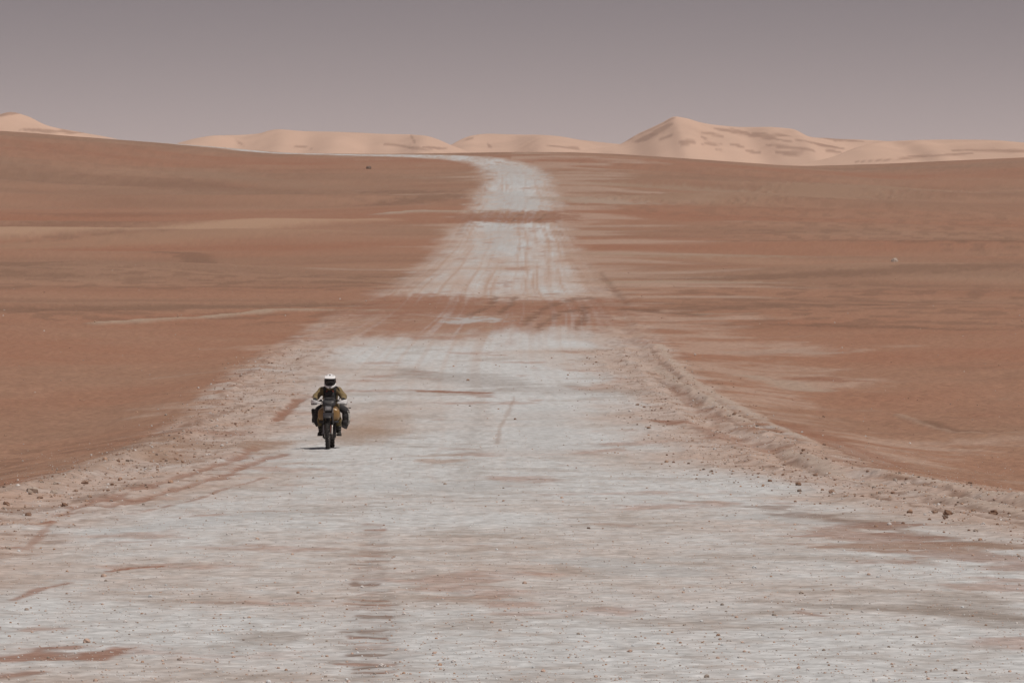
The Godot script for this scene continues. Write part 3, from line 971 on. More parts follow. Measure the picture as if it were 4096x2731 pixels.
	for s in [-1.0, 1.0]:
		tube(st, curve([Vector3(0, 0.86, 0.42), Vector3(s * 0.06, 0.6, 0.40), Vector3(s * 0.11, 0.33, 0.33), Vector3(s * 0.12, 0.25, 0.1), Vector3(s * 0.12, 0.3, -0.2), Vector3(s * 0.12, 0.55, -0.28), Vector3(s * 0.12, 0.8, -0.35)], 4), 0.017, 8)
		tube(st, [Vector3(s * 0.12, 0.78, -0.25), Vector3(s * 0.11, 0.84, -0.9)], 0.013, 8)
	part("frame", st, M.black, bike)
	st = mb()
	block(st, Vector3(0, 0.44, 0.08), Vector3(0.27, 0.28, 0.42), 3.5, 24)
	block(st, Vector3(0, 0.60, 0.16), Vector3(0.17, 0.22, 0.2), 4.0, 20)
	for i in 7:
		block(st, Vector3(0, 0.52 + i * 0.025, 0.16), Vector3(0.2, 0.008, 0.24), 5.0, 16)
	for s in [-1.0, 1.0]:
		tube(st, [Vector3(s * 0.10, 0.42, 0.02), Vector3(s * 0.155, 0.42, 0.02)], [0.1, 0.085], 20)
	part("engine", st, M.dark_metal, bike)
	st = mb()
	loft(st, [[Vector3(0, 0.255, 0.31), Vector3(0.125, 0, 0), Vector3(0, 0.012, 0), 4.0], [Vector3(0, 0.235, 0.24), Vector3(0.13, 0, 0), Vector3(0, 0.012, 0), 4.0], [Vector3(0, 0.235, -0.1), Vector3(0.11, 0, 0), Vector3(0, 0.012, 0), 4.0]], 16)
	loft(st, [[Vector3(0, 0.255, 0.315), Vector3(0.125, 0, 0), Vector3(0, 0, 0.012), 4.0], [Vector3(0, 0.44, 0.39), Vector3(0.10, 0, 0), Vector3(0, 0, 0.012), 4.0]], 16)
	part("skid_plate", st, M.dark_metal, bike)
	for s in [-1.0, 1.0]:
		st = mb()
		loft(st, [[Vector3(s * 0.135, 0.60, 0.36), Vector3(0.022, 0, 0), Vector3(0, 0, 0.03), 3.0], [Vector3(s * 0.145, 0.42, 0.35), Vector3(0.022, 0, 0), Vector3(0, 0, 0.03), 3.0], [Vector3(s * 0.125, 0.25, 0.30), Vector3(0.018, 0, 0), Vector3(0, 0, 0.025), 3.0]], 12)
		part("crash_bar", st, M.black, bike)
		st = mb()
		tube(st, [Vector3(s * 0.12, 0.30, -0.06), Vector3(s * 0.27, 0.315, -0.06)], 0.012, 8)
		part("footpeg", st, M.steel, bike)
	st = mb()
	for s in [-1.0, 1.0]:
		tube(st, [Vector3(s * 0.09, 0.38, -0.22), Vector3(s * 0.10, 0.325, -0.74)], [0.028, 0.02], 10)
	part("swingarm", st, M.dark_metal, bike)
	st = mb()
	tube(st, curve([Vector3(-0.03, 0.58, 0.28), Vector3(-0.06, 0.45, 0.36), Vector3(-0.10, 0.34, 0.30), Vector3(-0.15, 0.36, 0.0), Vector3(-0.16, 0.5, -0.3)], 5), 0.019, 10)
	tube(st, [Vector3(-0.165, 0.52, -0.3), Vector3(-0.185, 0.72, -0.85)], [0.03, 0.05], 14)
	part("exhaust", st, M.steel, bike)
	st = mb()
	tube(st, [Vector3(-0.13, 0.345, 0.12), Vector3(-0.19, 0.345, 0.12)], 0.008, 6)
	part("brake_pedal", st, M.steel, bike)
	st = mb()
	tube(st, [Vector3(0.13, 0.345, 0.12), Vector3(0.19, 0.345, 0.12)], 0.008, 6)
	part("gear_lever", st, M.steel, bike)
	# rear mudguard and rack
	st = mb()
	loft(st, [[Vector3(0, 0.76, -0.55), Vector3(0.09, 0, 0), Vector3(0, 0.02, 0), 3.0], [Vector3(0, 0.82, -0.9), Vector3(0.09, 0, 0), Vector3(0, 0.02, 0), 3.0], [Vector3(0, 0.74, -1.08), Vector3(0.07, 0, 0), Vector3(0, 0.015, 0), 3.0]], 12)
	part("rear_mudguard", st, M.black, bike)
	# handlebar
	var bar := holder("handlebar", bike)
	st = mb()
	tube(st, curve([Vector3(-0.405, 1.085, 0.205), Vector3(-0.2, 1.10, 0.27), Vector3(-0.10, 1.06, 0.34), Vector3(0.10, 1.06, 0.34), Vector3(0.2, 1.10, 0.27), Vector3(0.405, 1.085, 0.205)], 5), 0.0115, 10)
	tube(st, [Vector3(-0.17, 1.098, 0.285), Vector3(0.17, 1.098, 0.285)], 0.009, 8)
	part("bar", st, M.black, bar)
	for s in [-1.0, 1.0]:
		st = mb()
		tube(st, [Vector3(s * 0.27, 1.095, 0.248), Vector3(s * 0.40, 1.085, 0.207)], 0.0165, 10)
		part("grip", st, M.rubber, bar)
		st = mb()
		tube(st, curve([Vector3(s * 0.21, 1.092, 0.29), Vector3(s * 0.28, 1.085, 0.30), Vector3(s * 0.38, 1.075, 0.275)], 4), 0.006, 6)
		part("lever", st, M.steel, bar)
		st = mb()
		block(st, Vector3(s * 0.19, 1.115, 0.30), Vector3(0.055, 0.05, 0.05), 3.0, 12)
		part("switch_block", st, M.black, bar)
		st = mb()
		tube(st, curve([Vector3(s * 0.16, 1.12, 0.30), Vector3(s * 0.13, 1.19, 0.36), Vector3(s * 0.08, 1.11, 0.42), Vector3(s * 0.05, 0.95, 0.46)], 5), 0.006, 6)
		part("cable", st, M.black, bar)
		# hand guard: a tall shield outside, drawn to a point towards the clamp
		var guard := holder("hand_guard", bike)
		st = mb()
		var sec := []
		for k in [[0.418, 1.078, 0.235, 0.018, 0.050], [0.41, 1.076, 0.275, 0.010, 0.058], [0.385, 1.074, 0.315, 0.007, 0.060], [0.34, 1.072, 0.345, 0.006, 0.057], [0.29, 1.066, 0.358, 0.006, 0.048], [0.24, 1.058, 0.360, 0.006, 0.034], [0.20, 1.050, 0.352, 0.006, 0.018], [0.185, 1.048, 0.346, 0.004, 0.008]]:
			sec.append([Vector3(s * k[0], k[1] + 0.006, k[2]), Vector3(0, 0, k[3]), Vector3(0, k[4] * 0.86, 0), 3.0])
		loft(st, sec, 16)
		part("shield", st, M.white, guard)
		st = mb()
		sec = []
		for k in [[0.418, 1.028, 0.24, 0.016, 0.014], [0.405, 1.026, 0.29, 0.012, 0.018], [0.37, 1.024, 0.33, 0.010, 0.018], [0.32, 1.026, 0.358, 0.008, 0.014], [0.27, 1.03, 0.364, 0.006, 0.008]]:
			sec.append([Vector3(s * k[0], k[1], k[2]), Vector3(0, 0, k[3]), Vector3(0, k[4], 0), 2.5])
		loft(st, sec, 12)
		part("spoiler", st, M.grey, guard)
		st = mb()
		tube(st, curve([Vector3(s * 0.41, 1.075, 0.20), Vector3(s * 0.415, 1.065, 0.26), Vector3(s * 0.36, 1.058, 0.325), Vector3(s * 0.25, 1.052, 0.35), Vector3(s * 0.15, 1.06, 0.335)], 5), 0.008, 8)
		part("brace", st, M.black, guard)
		var tm := TextMesh.new()
		var font := SystemFont.new()
		font.font_names = ["Droid Sans"]
		font.font_weight = 700
		tm.font = font
		tm.font_size = 24
		tm.pixel_size = 0.0011
		tm.depth = 0.002
		tm.text = "ACERBIS"
		tm.material = M.black
		var word := MeshInstance3D.new()
		word.name = "lettering"
		word.mesh = tm
		word.position = Vector3(s * 0.315, 1.044, 0.3625)
		word.rotation.y = s * 0.3
		guard.add_child(word, true)
	# indicator on its stalk
	st = mb()
	tube(st, curve([Vector3(0.20, 0.90, -0.86), Vector3(0.30, 0.905, -0.86), Vector3(0.35, 0.918, -0.86), Vector3(0.40, 0.918, -0.86)], 4), 0.007, 8)
	var sig := part("indicator", st, M.black, bike)
	st = mb()
	ball(st, Vector3(0.418, 0.918, -0.86), Vector3(0.028, 0.014, 0.03), 12, 8)
	part("housing", st, M.black, sig)
	return bike

# a soft bag hung over the rear of the seat: a fat arc with pinched waists
func saddlebag(side: float, label: String, reach: float, bottom: float) -> Node3D:
	var bag := thing("saddlebag", label, "bag")
	var st := mb()
	var path := curve([Vector3(side * 0.10, 0.955, -0.5), Vector3(side * 0.19, 0.945, -0.48), Vector3(side * (reach - 0.09), 0.86, -0.46), Vector3(side * (reach - 0.065), 0.74, -0.45), Vector3(side * (reach - 0.07), 0.63, -0.44), Vector3(side * (reach - 0.105), bottom + 0.07, -0.43), Vector3(side * (reach - 0.13), bottom + 0.025, -0.43)], 8)
	var secs := []
	var n := path.size()
	for i in n:
		var dir: Vector3 = (path[mini(i + 1, n - 1)] - path[maxi(i - 1, 0)]).normalized()
		var t := float(i) / (n - 1)
		var pinch := 0.90 + 0.10 * absf(sin(t * PI * 5.0))
		var fat := 0.088 * pinch * (0.6 + 0.4 * smoothstep(0.0, 0.25, t)) * (1.0 - 0.55 * smoothstep(0.93, 1.0, t))
		var across := dir.cross(Vector3(0, 0, 1)).normalized()
		secs.append([path[i], across * fat, Vector3(0, 0, 0.26 * pinch * (0.75 + 0.25 * smoothstep(0.0, 0.3, t)) * (1.0 - 0.2 * smoothstep(0.9, 1.0, t))), 3.0])
	loft(st, secs, 24)
	part("bag_body", st, M.cloth, bag)
	for k in [0.2, 0.4, 0.6, 0.8]:
		var i := int(k * (n - 1))
		st = mb()
		var loop := []
		for j in 25:
			var a := TAU * j / 24.0
			var ca := cos(a)
			var sa := sin(a)
			loop.append(secs[i][0] + secs[i][1] * (1.05 * signf(ca) * pow(absf(ca), 0.66)) + secs[i][2] * (1.03 * signf(sa) * pow(absf(sa), 0.66)))
		tube(st, loop, 0.007, 6)
		part("strap", st, M.strap, bag)
		st = mb()
		block(st, secs[i][0] + secs[i][2] * 1.04 + secs[i][1] * 0.2, Vector3(0.03, 0.022, 0.014), 4.0, 10)
		part("buckle", st, M.black, bag)
	return bag

func place_on(bike: Node3D, o: Node3D) -> void:
	o.transform = bike.transform

func luggage(bike: Node3D) -> void:
	var a := saddlebag(-1.0, "black soft saddlebag with an upright rolled pouch strapped outside it", 0.385, 0.495)
	place_on(bike, a)
	var b := saddlebag(1.0, "black soft saddlebag laced with white cord on its outer side", 0.415, 0.45)
	var st := mb()
	# the white panel under the lacing and the cord that crosses it
	loft(st, [[Vector3(0.39, 0.86, -0.40), Vector3(0.022, 0, 0), Vector3(0, 0, 0.14), 3.0], [Vector3(0.417, 0.78, -0.39), Vector3(0.022, 0, 0), Vector3(0, 0, 0.15), 3.0], [Vector3(0.425, 0.66, -0.39), Vector3(0.022, 0, 0), Vector3(0, 0, 0.15), 3.0], [Vector3(0.40, 0.55, -0.39), Vector3(0.022, 0, 0), Vector3(0, 0, 0.14), 3.0]], 14)
	part("white_roll", st, M.cord, b)
	st = mb()
	for i in 7:
		var y := 0.86 - i * 0.045
		var x := 0.408 + 0.026 * sin(PI * clampf((y - 0.5) / 0.4, 0.0, 1.0))
		tube(st, [Vector3(x - 0.03, y + 0.025, -0.20), Vector3(x + 0.004, y, -0.25), Vector3(x + 0.014, y - 0.03, -0.53)], 0.0045, 6)
		tube(st, [Vector3(x + 0.006, y + 0.02, -0.53), Vector3(x + 0.004, y - 0.03, -0.25), Vector3(x - 0.02, y - 0.04, -0.21)], 0.0045, 6)
	part("lacing", st, M.strap, b)
	place_on(bike, b)
	var roll := thing("rolled_pouch", "small black rolled pouch strapped upright outside the saddlebag", "pouch")
	st = mb()
	var pts := []
	var rad := []
	for i in 31:
		var t := i / 30.0
		pts.append(Vector3(lerpf(-0.402, -0.386, t) - 0.006 * sin(t * 9.0), lerpf(0.91, 0.585, t), -0.36))
		rad.append((0.040 + 0.007 * absf(sin(t * PI * 6.0))) * (1.0 if t > 0.04 and t < 0.96 else 0.75))
	tube(st, pts, rad, 14)
	part("pouch_body", st, M.cloth, roll)
	for k in [5, 10, 15, 20, 25]:
		st = mb()
		var loop := []
		for j in 17:
			var a2 := TAU * j / 16.0
			loop.append(pts[k] + Vector3(cos(a2), 0, sin(a2)) * 0.043)
		tube(st, loop, 0.005, 6)
		part("strap", st, M.strap, roll)
	st = mb()
	var ring := []
	for j in 17:
		var a3 := TAU * j / 16.0
		ring.append(Vector3(-0.395 + cos(a3) * 0.018, 0.572 + sin(a3) * 0.018, -0.33))
	tube(st, ring, 0.005, 6)
	part("ring", st, M.steel, roll)
	place_on(bike, roll)
	var tb := thing("tank_bag", "black tank bag between the rider and the cowl", "bag")
	st = mb()
	loft(st, [[Vector3(0, 1.02, 0.24), Vector3(0.12, 0, 0), Vector3(0, 0.05, 0), 3.5], [Vector3(0, 1.06, 0.20), Vector3(0.145, 0, 0), Vector3(0, 0.10, 0), 3.5], [Vector3(0, 1.075, 0.05), Vector3(0.14, 0, 0), Vector3(0, 0.115, 0), 3.5], [Vector3(0, 1.05, -0.04), Vector3(0.11, 0, 0), Vector3(0, 0.08, 0), 3.5]], 24)
	part("bag_body", st, M.cloth, tb)
	st = mb()
	tube(st, curve([Vector3(-0.13, 1.17, 0.2), Vector3(0, 1.19, 0.23), Vector3(0.13, 1.17, 0.2)], 5), 0.008, 6)
	part("zip", st, M.strap, tb)
	place_on(bike, tb)

# ------------------------------------------------------------------ rider
func clothes(p: Vector3) -> Color:
	var jacket := Color(0.185, 0.135, 0.062)
	var trousers := Color(0.16, 0.125, 0.05)
	if p.y < 0.52: return Color(0.022, 0.02, 0.018)
	if p.z > 0.165 and p.y > 1.0: return Color(0.018, 0.017, 0.018)
	if p.y > 1.43: return Color(0.03, 0.028, 0.026)
	if p.y < 0.95: return trousers
	return jacket * (1.0 + 0.12 * sin(p.y * 90.0 + p.x * 40.0))

func rider(bike: Node3D) -> void:
	var person := thing("person", "rider in white helmet, dark goggles and olive jacket gripping the handlebar", "person")
	var bones := [
		[Vector3(-0.07, 0.965, -0.34), 0.125, Vector3(0.07, 0.965, -0.34), 0.125],
		[Vector3(0, 0.98, -0.33), 0.13, Vector3(0, 1.12, -0.27), 0.125],
		[Vector3(-0.05, 1.12, -0.27), 0.12, Vector3(-0.075, 1.29, -0.19), 0.115],
		[Vector3(0.05, 1.12, -0.27), 0.12, Vector3(0.075, 1.29, -0.19), 0.115],
		[Vector3(-0.185, 1.335, -0.17), 0.07, Vector3(0, 1.38, -0.16), 0.075],
		[Vector3(0.185, 1.335, -0.17), 0.07, Vector3(0, 1.38, -0.16), 0.075],
		[Vector3(0, 1.37, -0.15), 0.07, Vector3(0, 1.47, -0.09), 0.062],
		[Vector3(0, 1.50, -0.06), 0.085, Vector3(0, 1.58, -0.05), 0.09],
	]
	for s in [-1.0, 1.0]:
		bones.append([Vector3(s * 0.195, 1.33, -0.16), 0.085, Vector3(s * 0.318, 1.195, -0.03), 0.072])
		bones.append([Vector3(s * 0.318, 1.195, -0.03), 0.072, Vector3(s * 0.333, 1.122, 0.18), 0.044])
		bones.append([Vector3(s * 0.10, 0.955, -0.30), 0.105, Vector3(s * 0.205, 0.66, 0.13), 0.072])
		bones.append([Vector3(s * 0.205, 0.66, 0.13), 0.070, Vector3(s * 0.205, 0.50, 0.03), 0.060])
		bones.append([Vector3(s * 0.205, 0.52, 0.04), 0.058, Vector3(s * 0.205, 0.38, -0.07), 0.045])
	var st := mb()
	flesh(st, bones, 0.015, 0.05, clothes)
	# hands, closed round the grips
	for s in [-1.0, 1.0]:
		var h := [
			[Vector3(s * 0.333, 1.118, 0.175), 0.034, Vector3(s * 0.333, 1.122, 0.20), 0.030],
			[Vector3(s * 0.305, 1.122, 0.215), 0.019, Vector3(s * 0.362, 1.116, 0.20), 0.018],
		]
		for k in 4:
			var x: float = s * (0.300 + k * 0.0215)
			var g := Vector3(x, 1.095 - 0.0016 * k, 0.237 - 0.0066 * k)
			var long: float = [0.95, 1.05, 1.0, 0.85][k]
			h.append([g + Vector3(0, 0.024, -0.012), 0.0115, g + Vector3(0, 0.022, 0.022), 0.0105])
			h.append([g + Vector3(0, 0.022, 0.022), 0.0105, g + Vector3(0, -0.010 * long, 0.032), 0.0095])
			h.append([g + Vector3(0, -0.010 * long, 0.032), 0.0095, g + Vector3(0, -0.027 * long, 0.014), 0.0085])
		h.append([Vector3(s * 0.30, 1.115, 0.205), 0.014, Vector3(s * 0.278, 1.088, 0.222), 0.012])
		h.append([Vector3(s * 0.278, 1.088, 0.222), 0.012, Vector3(s * 0.277, 1.072, 0.25), 0.010])
		flesh(st, h, 0.005, 0.008, func(_p): return Color(0.018, 0.017, 0.018))
	var cm := StandardMaterial3D.new()
	cm.vertex_color_use_as_albedo = true
	cm.roughness = 0.92
	cm.rim_enabled = true
	cm.rim = 0.2
	st.index()
	part("body", st, cm, person)
	# helmet
	var helm := holder("helmet", person)
	helm.position = Vector3(0.008, 1.555, -0.03)
	helm.rotation = Vector3(0.12, 0.03, 0)
	helm.scale = Vector3(1.04, 1.08, 1.04)
	st = mb()
	var secs := []
	for i in 17:
		var a := -0.62 + (PI / 2 + 0.60) * i / 16.0
		var wide := 0.5 if i == 16 else 1.0
		secs.append([Vector3(0, 0.148 * sin(a), -0.012), Vector3(0.132 * cos(a) * wide, 0, 0), Vector3(0, 0, -0.155 * cos(a) * wide), 2.2])
	loft(st, secs, 32)
	part("shell", st, M.camo, helm)
	st = mb()
	loft(st, [[Vector3(0, 0.075, -0.02), Vector3(0.1285, 0, 0), Vector3(0, 0, -0.148), 2.2], [Vector3(0, 0.10, -0.02), Vector3(0.114, 0, 0), Vector3(0, 0, -0.130), 2.2], [Vector3(0, 0.128, -0.02), Vector3(0.083, 0, 0), Vector3(0, 0, -0.095), 2.2], [Vector3(0, 0.146, -0.02), Vector3(0.042, 0, 0), Vector3(0, 0, -0.05), 2.2], [Vector3(0, 0.152, -0.02), Vector3(0.008, 0, 0), Vector3(0, 0, -0.01), 2.2]], 28)
	part("crown", st, M.white, helm)
	# peak
	st = mb()
	loft(st, [[Vector3(0, 0.120, 0.085), Vector3(0.100, 0, 0), Vector3(0, 0.024, 0.0), 2.6], [Vector3(0, 0.112, 0.135), Vector3(0.122, 0, 0), Vector3(0, 0.030, -0.01), 2.6], [Vector3(0, 0.098, 0.19), Vector3(0.122, 0, 0), Vector3(0, 0.026, -0.015), 2.6], [Vector3(0, 0.088, 0.225), Vector3(0.108, 0, 0), Vector3(0, 0.012, -0.01), 2.6]], 24)
	part("peak", st, M.white, helm)
	for q in [[0.0, 0.146, 0.125, 0.017, 0.013], [-0.066, 0.134, 0.115, 0.012, 0.011], [0.068, 0.134, 0.115, 0.012, 0.011]]:
		st = mb()
		ball(st, Vector3(q[0], q[1], q[2]), Vector3(q[3], q[4], 0.03), 10, 6)
		part("vent", st, M.visor, helm)
	for q in [[-0.085, 0.076, -0.4], [-0.045, 0.072, 0.3], [0.0, 0.073, 0.0], [0.05, 0.073, -0.3], [0.088, 0.077, 0.4]]:
		st = mb()
		block(st, Vector3(q[0], q[1], 0.215), Vector3(0.022, 0.02, 0.02), 3.0, 8, Basis(Vector3(0, 0, 1), q[2]))
		part("dark_flash", st, M.visor, helm)
	# eye port, goggles and strap
	st = mb()
	loft(st, [[Vector3(0, 0.012, 0.06), Vector3(0.130, 0, 0), Vector3(0, 0.078, 0), 3.0], [Vector3(0, 0.004, 0.115), Vector3(0.124, 0, 0), Vector3(0, 0.074, 0), 3.0], [Vector3(0, 0.002, 0.145), Vector3(0.104, 0, 0), Vector3(0, 0.066, 0), 2.8], [Vector3(0, 0.0, 0.158), Vector3(0.065, 0, 0), Vector3(0, 0.052, 0), 2.6]], 28)
	var gog := part("goggles", st, M.black, helm)
	gog.name = "goggles"
	st = mb()
	loft(st, [[Vector3(0, 0.010, 0.142), Vector3(0.094, 0, 0), Vector3(0, 0.048, 0), 3.0], [Vector3(0, 0.010, 0.158), Vector3(0.082, 0, 0), Vector3(0, 0.042, 0), 2.8], [Vector3(0, 0.010, 0.167), Vector3(0.05, 0, 0), Vector3(0, 0.03, 0), 2.6], [Vector3(0, 0.010, 0.169), Vector3(0.01, 0, 0), Vector3(0, 0.008, 0), 2.0]], 24)
	part("goggle_lens", st, M.visor, helm)
	# chin bar
	st = mb()
	secs = []
	for i in 15:
		var t := i / 14.0 * 2.0 - 1.0
		var a := t * 1.45
		var c := Vector3(sin(a) * 0.124, -0.112 + 0.06 * absf(t) * absf(t), 0.04 + cos(a) * 0.135)
		var out := Vector3(sin(a), 0, cos(a))
		secs.append([c, out * 0.012, Vector3(0, 0.028 - 0.012 * absf(t), 0), 3.0])
	loft(st, secs, 14)
	part("chin_bar", st, M.white, helm)
	st = mb()
	loft(st, [[Vector3(0, -0.060, 0.155), Vector3(0.085, 0, 0), Vector3(0, 0.016, 0), 2.5], [Vector3(0, -0.064, 0.178), Vector3(0.05, 0, 0), Vector3(0, 0.014, 0), 2.5]], 14)
	part("nose_guard", st, M.black, helm)
	st = mb()
	ball(st, Vector3(0, -0.12, 0.182), Vector3(0.019, 0.017, 0.01), 10, 6)
	part("chin_vent", st, M.visor, helm)
	st = mb()
	ball(st, Vector3(0, -0.075, 0.02), Vector3(0.105, 0.06, 0.11), 20, 10)
	part("lining", st, M.black, helm)
	# collar and harness
	st = mb()
	loft(st, [[Vector3(0, 1.375, -0.13), Vector3(0.105, 0, 0), Vector3(0, 0, -0.095), 2.0], [Vector3(0, 1.43, -0.11), Vector3(0.088, 0, 0), Vector3(0, 0, -0.085), 2.0]], 20)
	part("collar", st, M.olive, person)
	var har := holder("harness", person)
	for s in [-1.0, 1.0]:
		st = mb()
		var path := curve([Vector3(s * 0.115, 1.40, -0.24), Vector3(s * 0.118, 1.425, -0.15), Vector3(s * 0.118, 1.37, -0.07), Vector3(s * 0.11, 1.26, -0.055), Vector3(s * 0.11, 1.13, -0.10)], 5)
		var sc := []
		for i in path.size():
			var dir: Vector3 = (path[mini(i + 1, path.size() - 1)] - path[maxi(i - 1, 0)]).normalized()
			sc.append([path[i], Vector3(0.036, 0, 0), dir.cross(Vector3.RIGHT).normalized() * 0.012, 3.0])
		loft(st, sc, 12)
		part("shoulder_strap", st, M.strap, har)
		st = mb()
		block(st, Vector3(s * 0.072, 1.315, -0.045), Vector3(0.03, 0.045, 0.012), 3.0, 10, Basis(Vector3(0, 0, 1), s * 0.6))
		part("red_tab", st, M.red, har)
	st = mb()
	loft(st, [[Vector3(0, 1.34, -0.075), Vector3(0.06, 0, 0), Vector3(0, 0, -0.03), 3.0], [Vector3(0, 1.29, -0.055), Vector3(0.10, 0, 0), Vector3(0, 0, -0.04), 3.0], [Vector3(0, 1.19, -0.065), Vector3(0.125, 0, 0), Vector3(0, 0, -0.055), 3.0], [Vector3(0, 1.09, -0.12), Vector3(0.13, 0, 0), Vector3(0, 0, -0.06), 3.0]], 20)
	part("chest_pack", st, M.cloth, har)
	st = mb()
	block(st, Vector3(0, 1.275, -0.012), Vector3(0.05, 0.022, 0.014), 3.0, 12)
	part("buckle", st, M.plastic, har)
	st = mb()
	for y in [1.215]:
		tube(st, curve([Vector3(-0.12, y, -0.05), Vector3(0, y, -0.008), Vector3(0.12, y, -0.05)], 5), 0.007, 6)
	part("cross_strap", st, M.strap, har)
	st = mb()
	tube(st, curve([Vector3(0.13, 1.42, -0.2), Vector3(0.165, 1.425, -0.1), Vector3(0.215, 1.35, -0.06), Vector3(0.235, 1.23, -0.03), Vector3(0.215, 1.13, -0.03), Vector3(0.15, 1.10, -0.05)], 6), 0.009, 8)
	part("drinking_hose", st, M.strap, har)
	# cuffs, knee guards, boots
	for s in [-1.0, 1.0]:
		st = mb()
		tube(st, [Vector3(s * 0.329, 1.131, 0.145), Vector3(s * 0.333, 1.121, 0.185)], [0.047, 0.043], 16)
		part("cuff", st, M.strap, person)
		st = mb()
		loft(st, [[Vector3(s * 0.207, 0.715, 0.155), Vector3(0.04, 0, 0), Vector3(0, 0, 0.035), 2.5], [Vector3(s * 0.21, 0.655, 0.185), Vector3(0.058, 0, 0), Vector3(0, 0, 0.032), 2.5], [Vector3(s * 0.208, 0.575, 0.14), Vector3(0.052, 0, 0), Vector3(0, 0, 0.035), 2.5]], 14)
		part("knee_guard", st, M.olive, person)
		var boot := holder("boot", person)
		st = mb()
		loft(st, [[Vector3(s * 0.205, 0.56, 0.065), Vector3(0.070, 0, 0), Vector3(0, 0, -0.075), 2.4], [Vector3(s * 0.205, 0.46, -0.01), Vector3(0.062, 0, 0), Vector3(0, 0, -0.07), 2.4], [Vector3(s * 0.207, 0.385, -0.06), Vector3(0.052, 0, 0), Vector3(0, 0, -0.065), 2.4], [Vector3(s * 0.208, 0.345, -0.07), Vector3(0.052, 0, 0), Vector3(0, 0, -0.075), 2.6]], 18)
		part("shaft", st, M.boot, boot)
		st = mb()
		loft(st, [[Vector3(s * 0.206, 0.355, -0.15), Vector3(0.040, 0, 0), Vector3(0, 0.03, 0), 2.6], [Vector3(s * 0.208, 0.365, -0.08), Vector3(0.048, 0, 0), Vector3(0, 0.04, 0), 2.6], [Vector3(s * 0.218, 0.350, 0.04), Vector3(0.054, 0, 0), Vector3(0, 0.036, 0), 2.8], [Vector3(s * 0.228, 0.335, 0.11), Vector3(0.050, 0, 0), Vector3(0, 0.028, 0), 2.8], [Vector3(s * 0.23, 0.325, 0.145), Vector3(0.03, 0, 0), Vector3(0, 0.015, 0), 2.6]], 18)
		part("foot", st, M.boot, boot)
		st = mb()
		loft(st, [[Vector3(s * 0.206, 0.315, -0.16), Vector3(0.042, 0, 0), Vector3(0, 0.014, 0), 3.5], [Vector3(s * 0.212, 0.31, -0.02), Vector3(0.05, 0, 0), Vector3(0, 0.014, 0), 3.5], [Vector3(s * 0.228, 0.302, 0.09), Vector3(0.060, 0, 0), Vector3(0, 0.014, 0), 3.5], [Vector3(s * 0.232, 0.304, 0.15), Vector3(0.04, 0, 0), Vector3(0, 0.012, 0), 3.5]], 16)
		part("sole", st, M.rubber, boot)
		for y in [0.40, 0.45, 0.51]:
			st = mb()
			block(st, Vector3(s * 0.23, y, lerpf(0.0, 0.1, (y - 0.4) / 0.11)), Vector3(0.06, 0.013, 0.06), 3.0, 10)
			part("buckle", st, M.grey, boot)
	place_on(bike, person)

func dust_cloud(bike: Node3D) -> void:
	var root := thing("dust_cloud", "rust dust thrown up behind the motorcycle's rear wheel", "dust")
	root.set_meta("kind", "stuff")
	var m := FogMaterial.new()
	m.albedo = Color(1.0, 0.82, 0.67)
	m.density = 0.085
	var base := bike.position
	for q in [[0.35, 0.25, -1.6, 0.9, 0.7, 1.6], [0.65, 0.38, -2.6, 1.2, 0.8, 2.2], [0.95, 0.42, -3.6, 1.5, 0.85, 2.6], [0.55, 0.2, -3.2, 1.6, 0.6, 3.0], [1.2, 0.45, -5.0, 1.5, 0.8, 3.0], [0.3, 0.15, -2.4, 1.0, 0.5, 2.4]]:
		var f := FogVolume.new()
		f.shape = RenderingServer.FOG_VOLUME_SHAPE_ELLIPSOID
		f.size = Vector3(q[3], q[4], q[5])
		f.material = m
		f.name = "puff"
		root.add_child(f, true)
		f.position = Vector3(base.x + q[0], on_ground(base.x + q[0], -(base.z + q[2])) + q[1], base.z + q[2])

# ------------------------------------------------------------------ stones
func rock_mesh(seed_: int, flat: float, m: Material) -> ArrayMesh:
	var nz := FastNoiseLite.new()
	nz.seed = seed_
	nz.frequency = 0.9
	var st := mb(false)
	var rows := 5
	var n := 8
	var ring := []
	for i in rows + 1:
		var a := -PI / 2 + PI * i / rows
		var r := []
		for j in n:
			var b := TAU * j / n
			var p := Vector3(cos(a) * cos(b), sin(a), cos(a) * sin(b))
			p *= 1.0 + 0.55 * nz.get_noise_3dv(p * 1.3 + Vector3.ONE * seed_)
			p.y *= flat
			r.append(p * 0.5)
		ring.append(r)
	for i in rows:
		for j in n:
			var k := (j + 1) % n
			quad(st, ring[i][j], ring[i + 1][j], ring[i + 1][k], ring[i][k])
	st.generate_normals()
	var am := st.commit()
	am.surface_set_material(0, m)
	return am

func set_rock(mesh: ArrayMesh, x: float, d: float, size: float, label: String, group: String) -> void:
	var o := MeshInstance3D.new()
	o.name = numbered("stone")
	o.mesh = mesh
	add_child(o)
	o.rotation = Vector3(rng.randf_range(-0.2, 0.2), rng.randf() * TAU, rng.randf_range(-0.2, 0.2))
	o.scale = Vector3.ONE * size
	o.position = Vector3(x, on_ground(x, d) + size * 0.16, -d)
	tag(o, label, "stone", group)

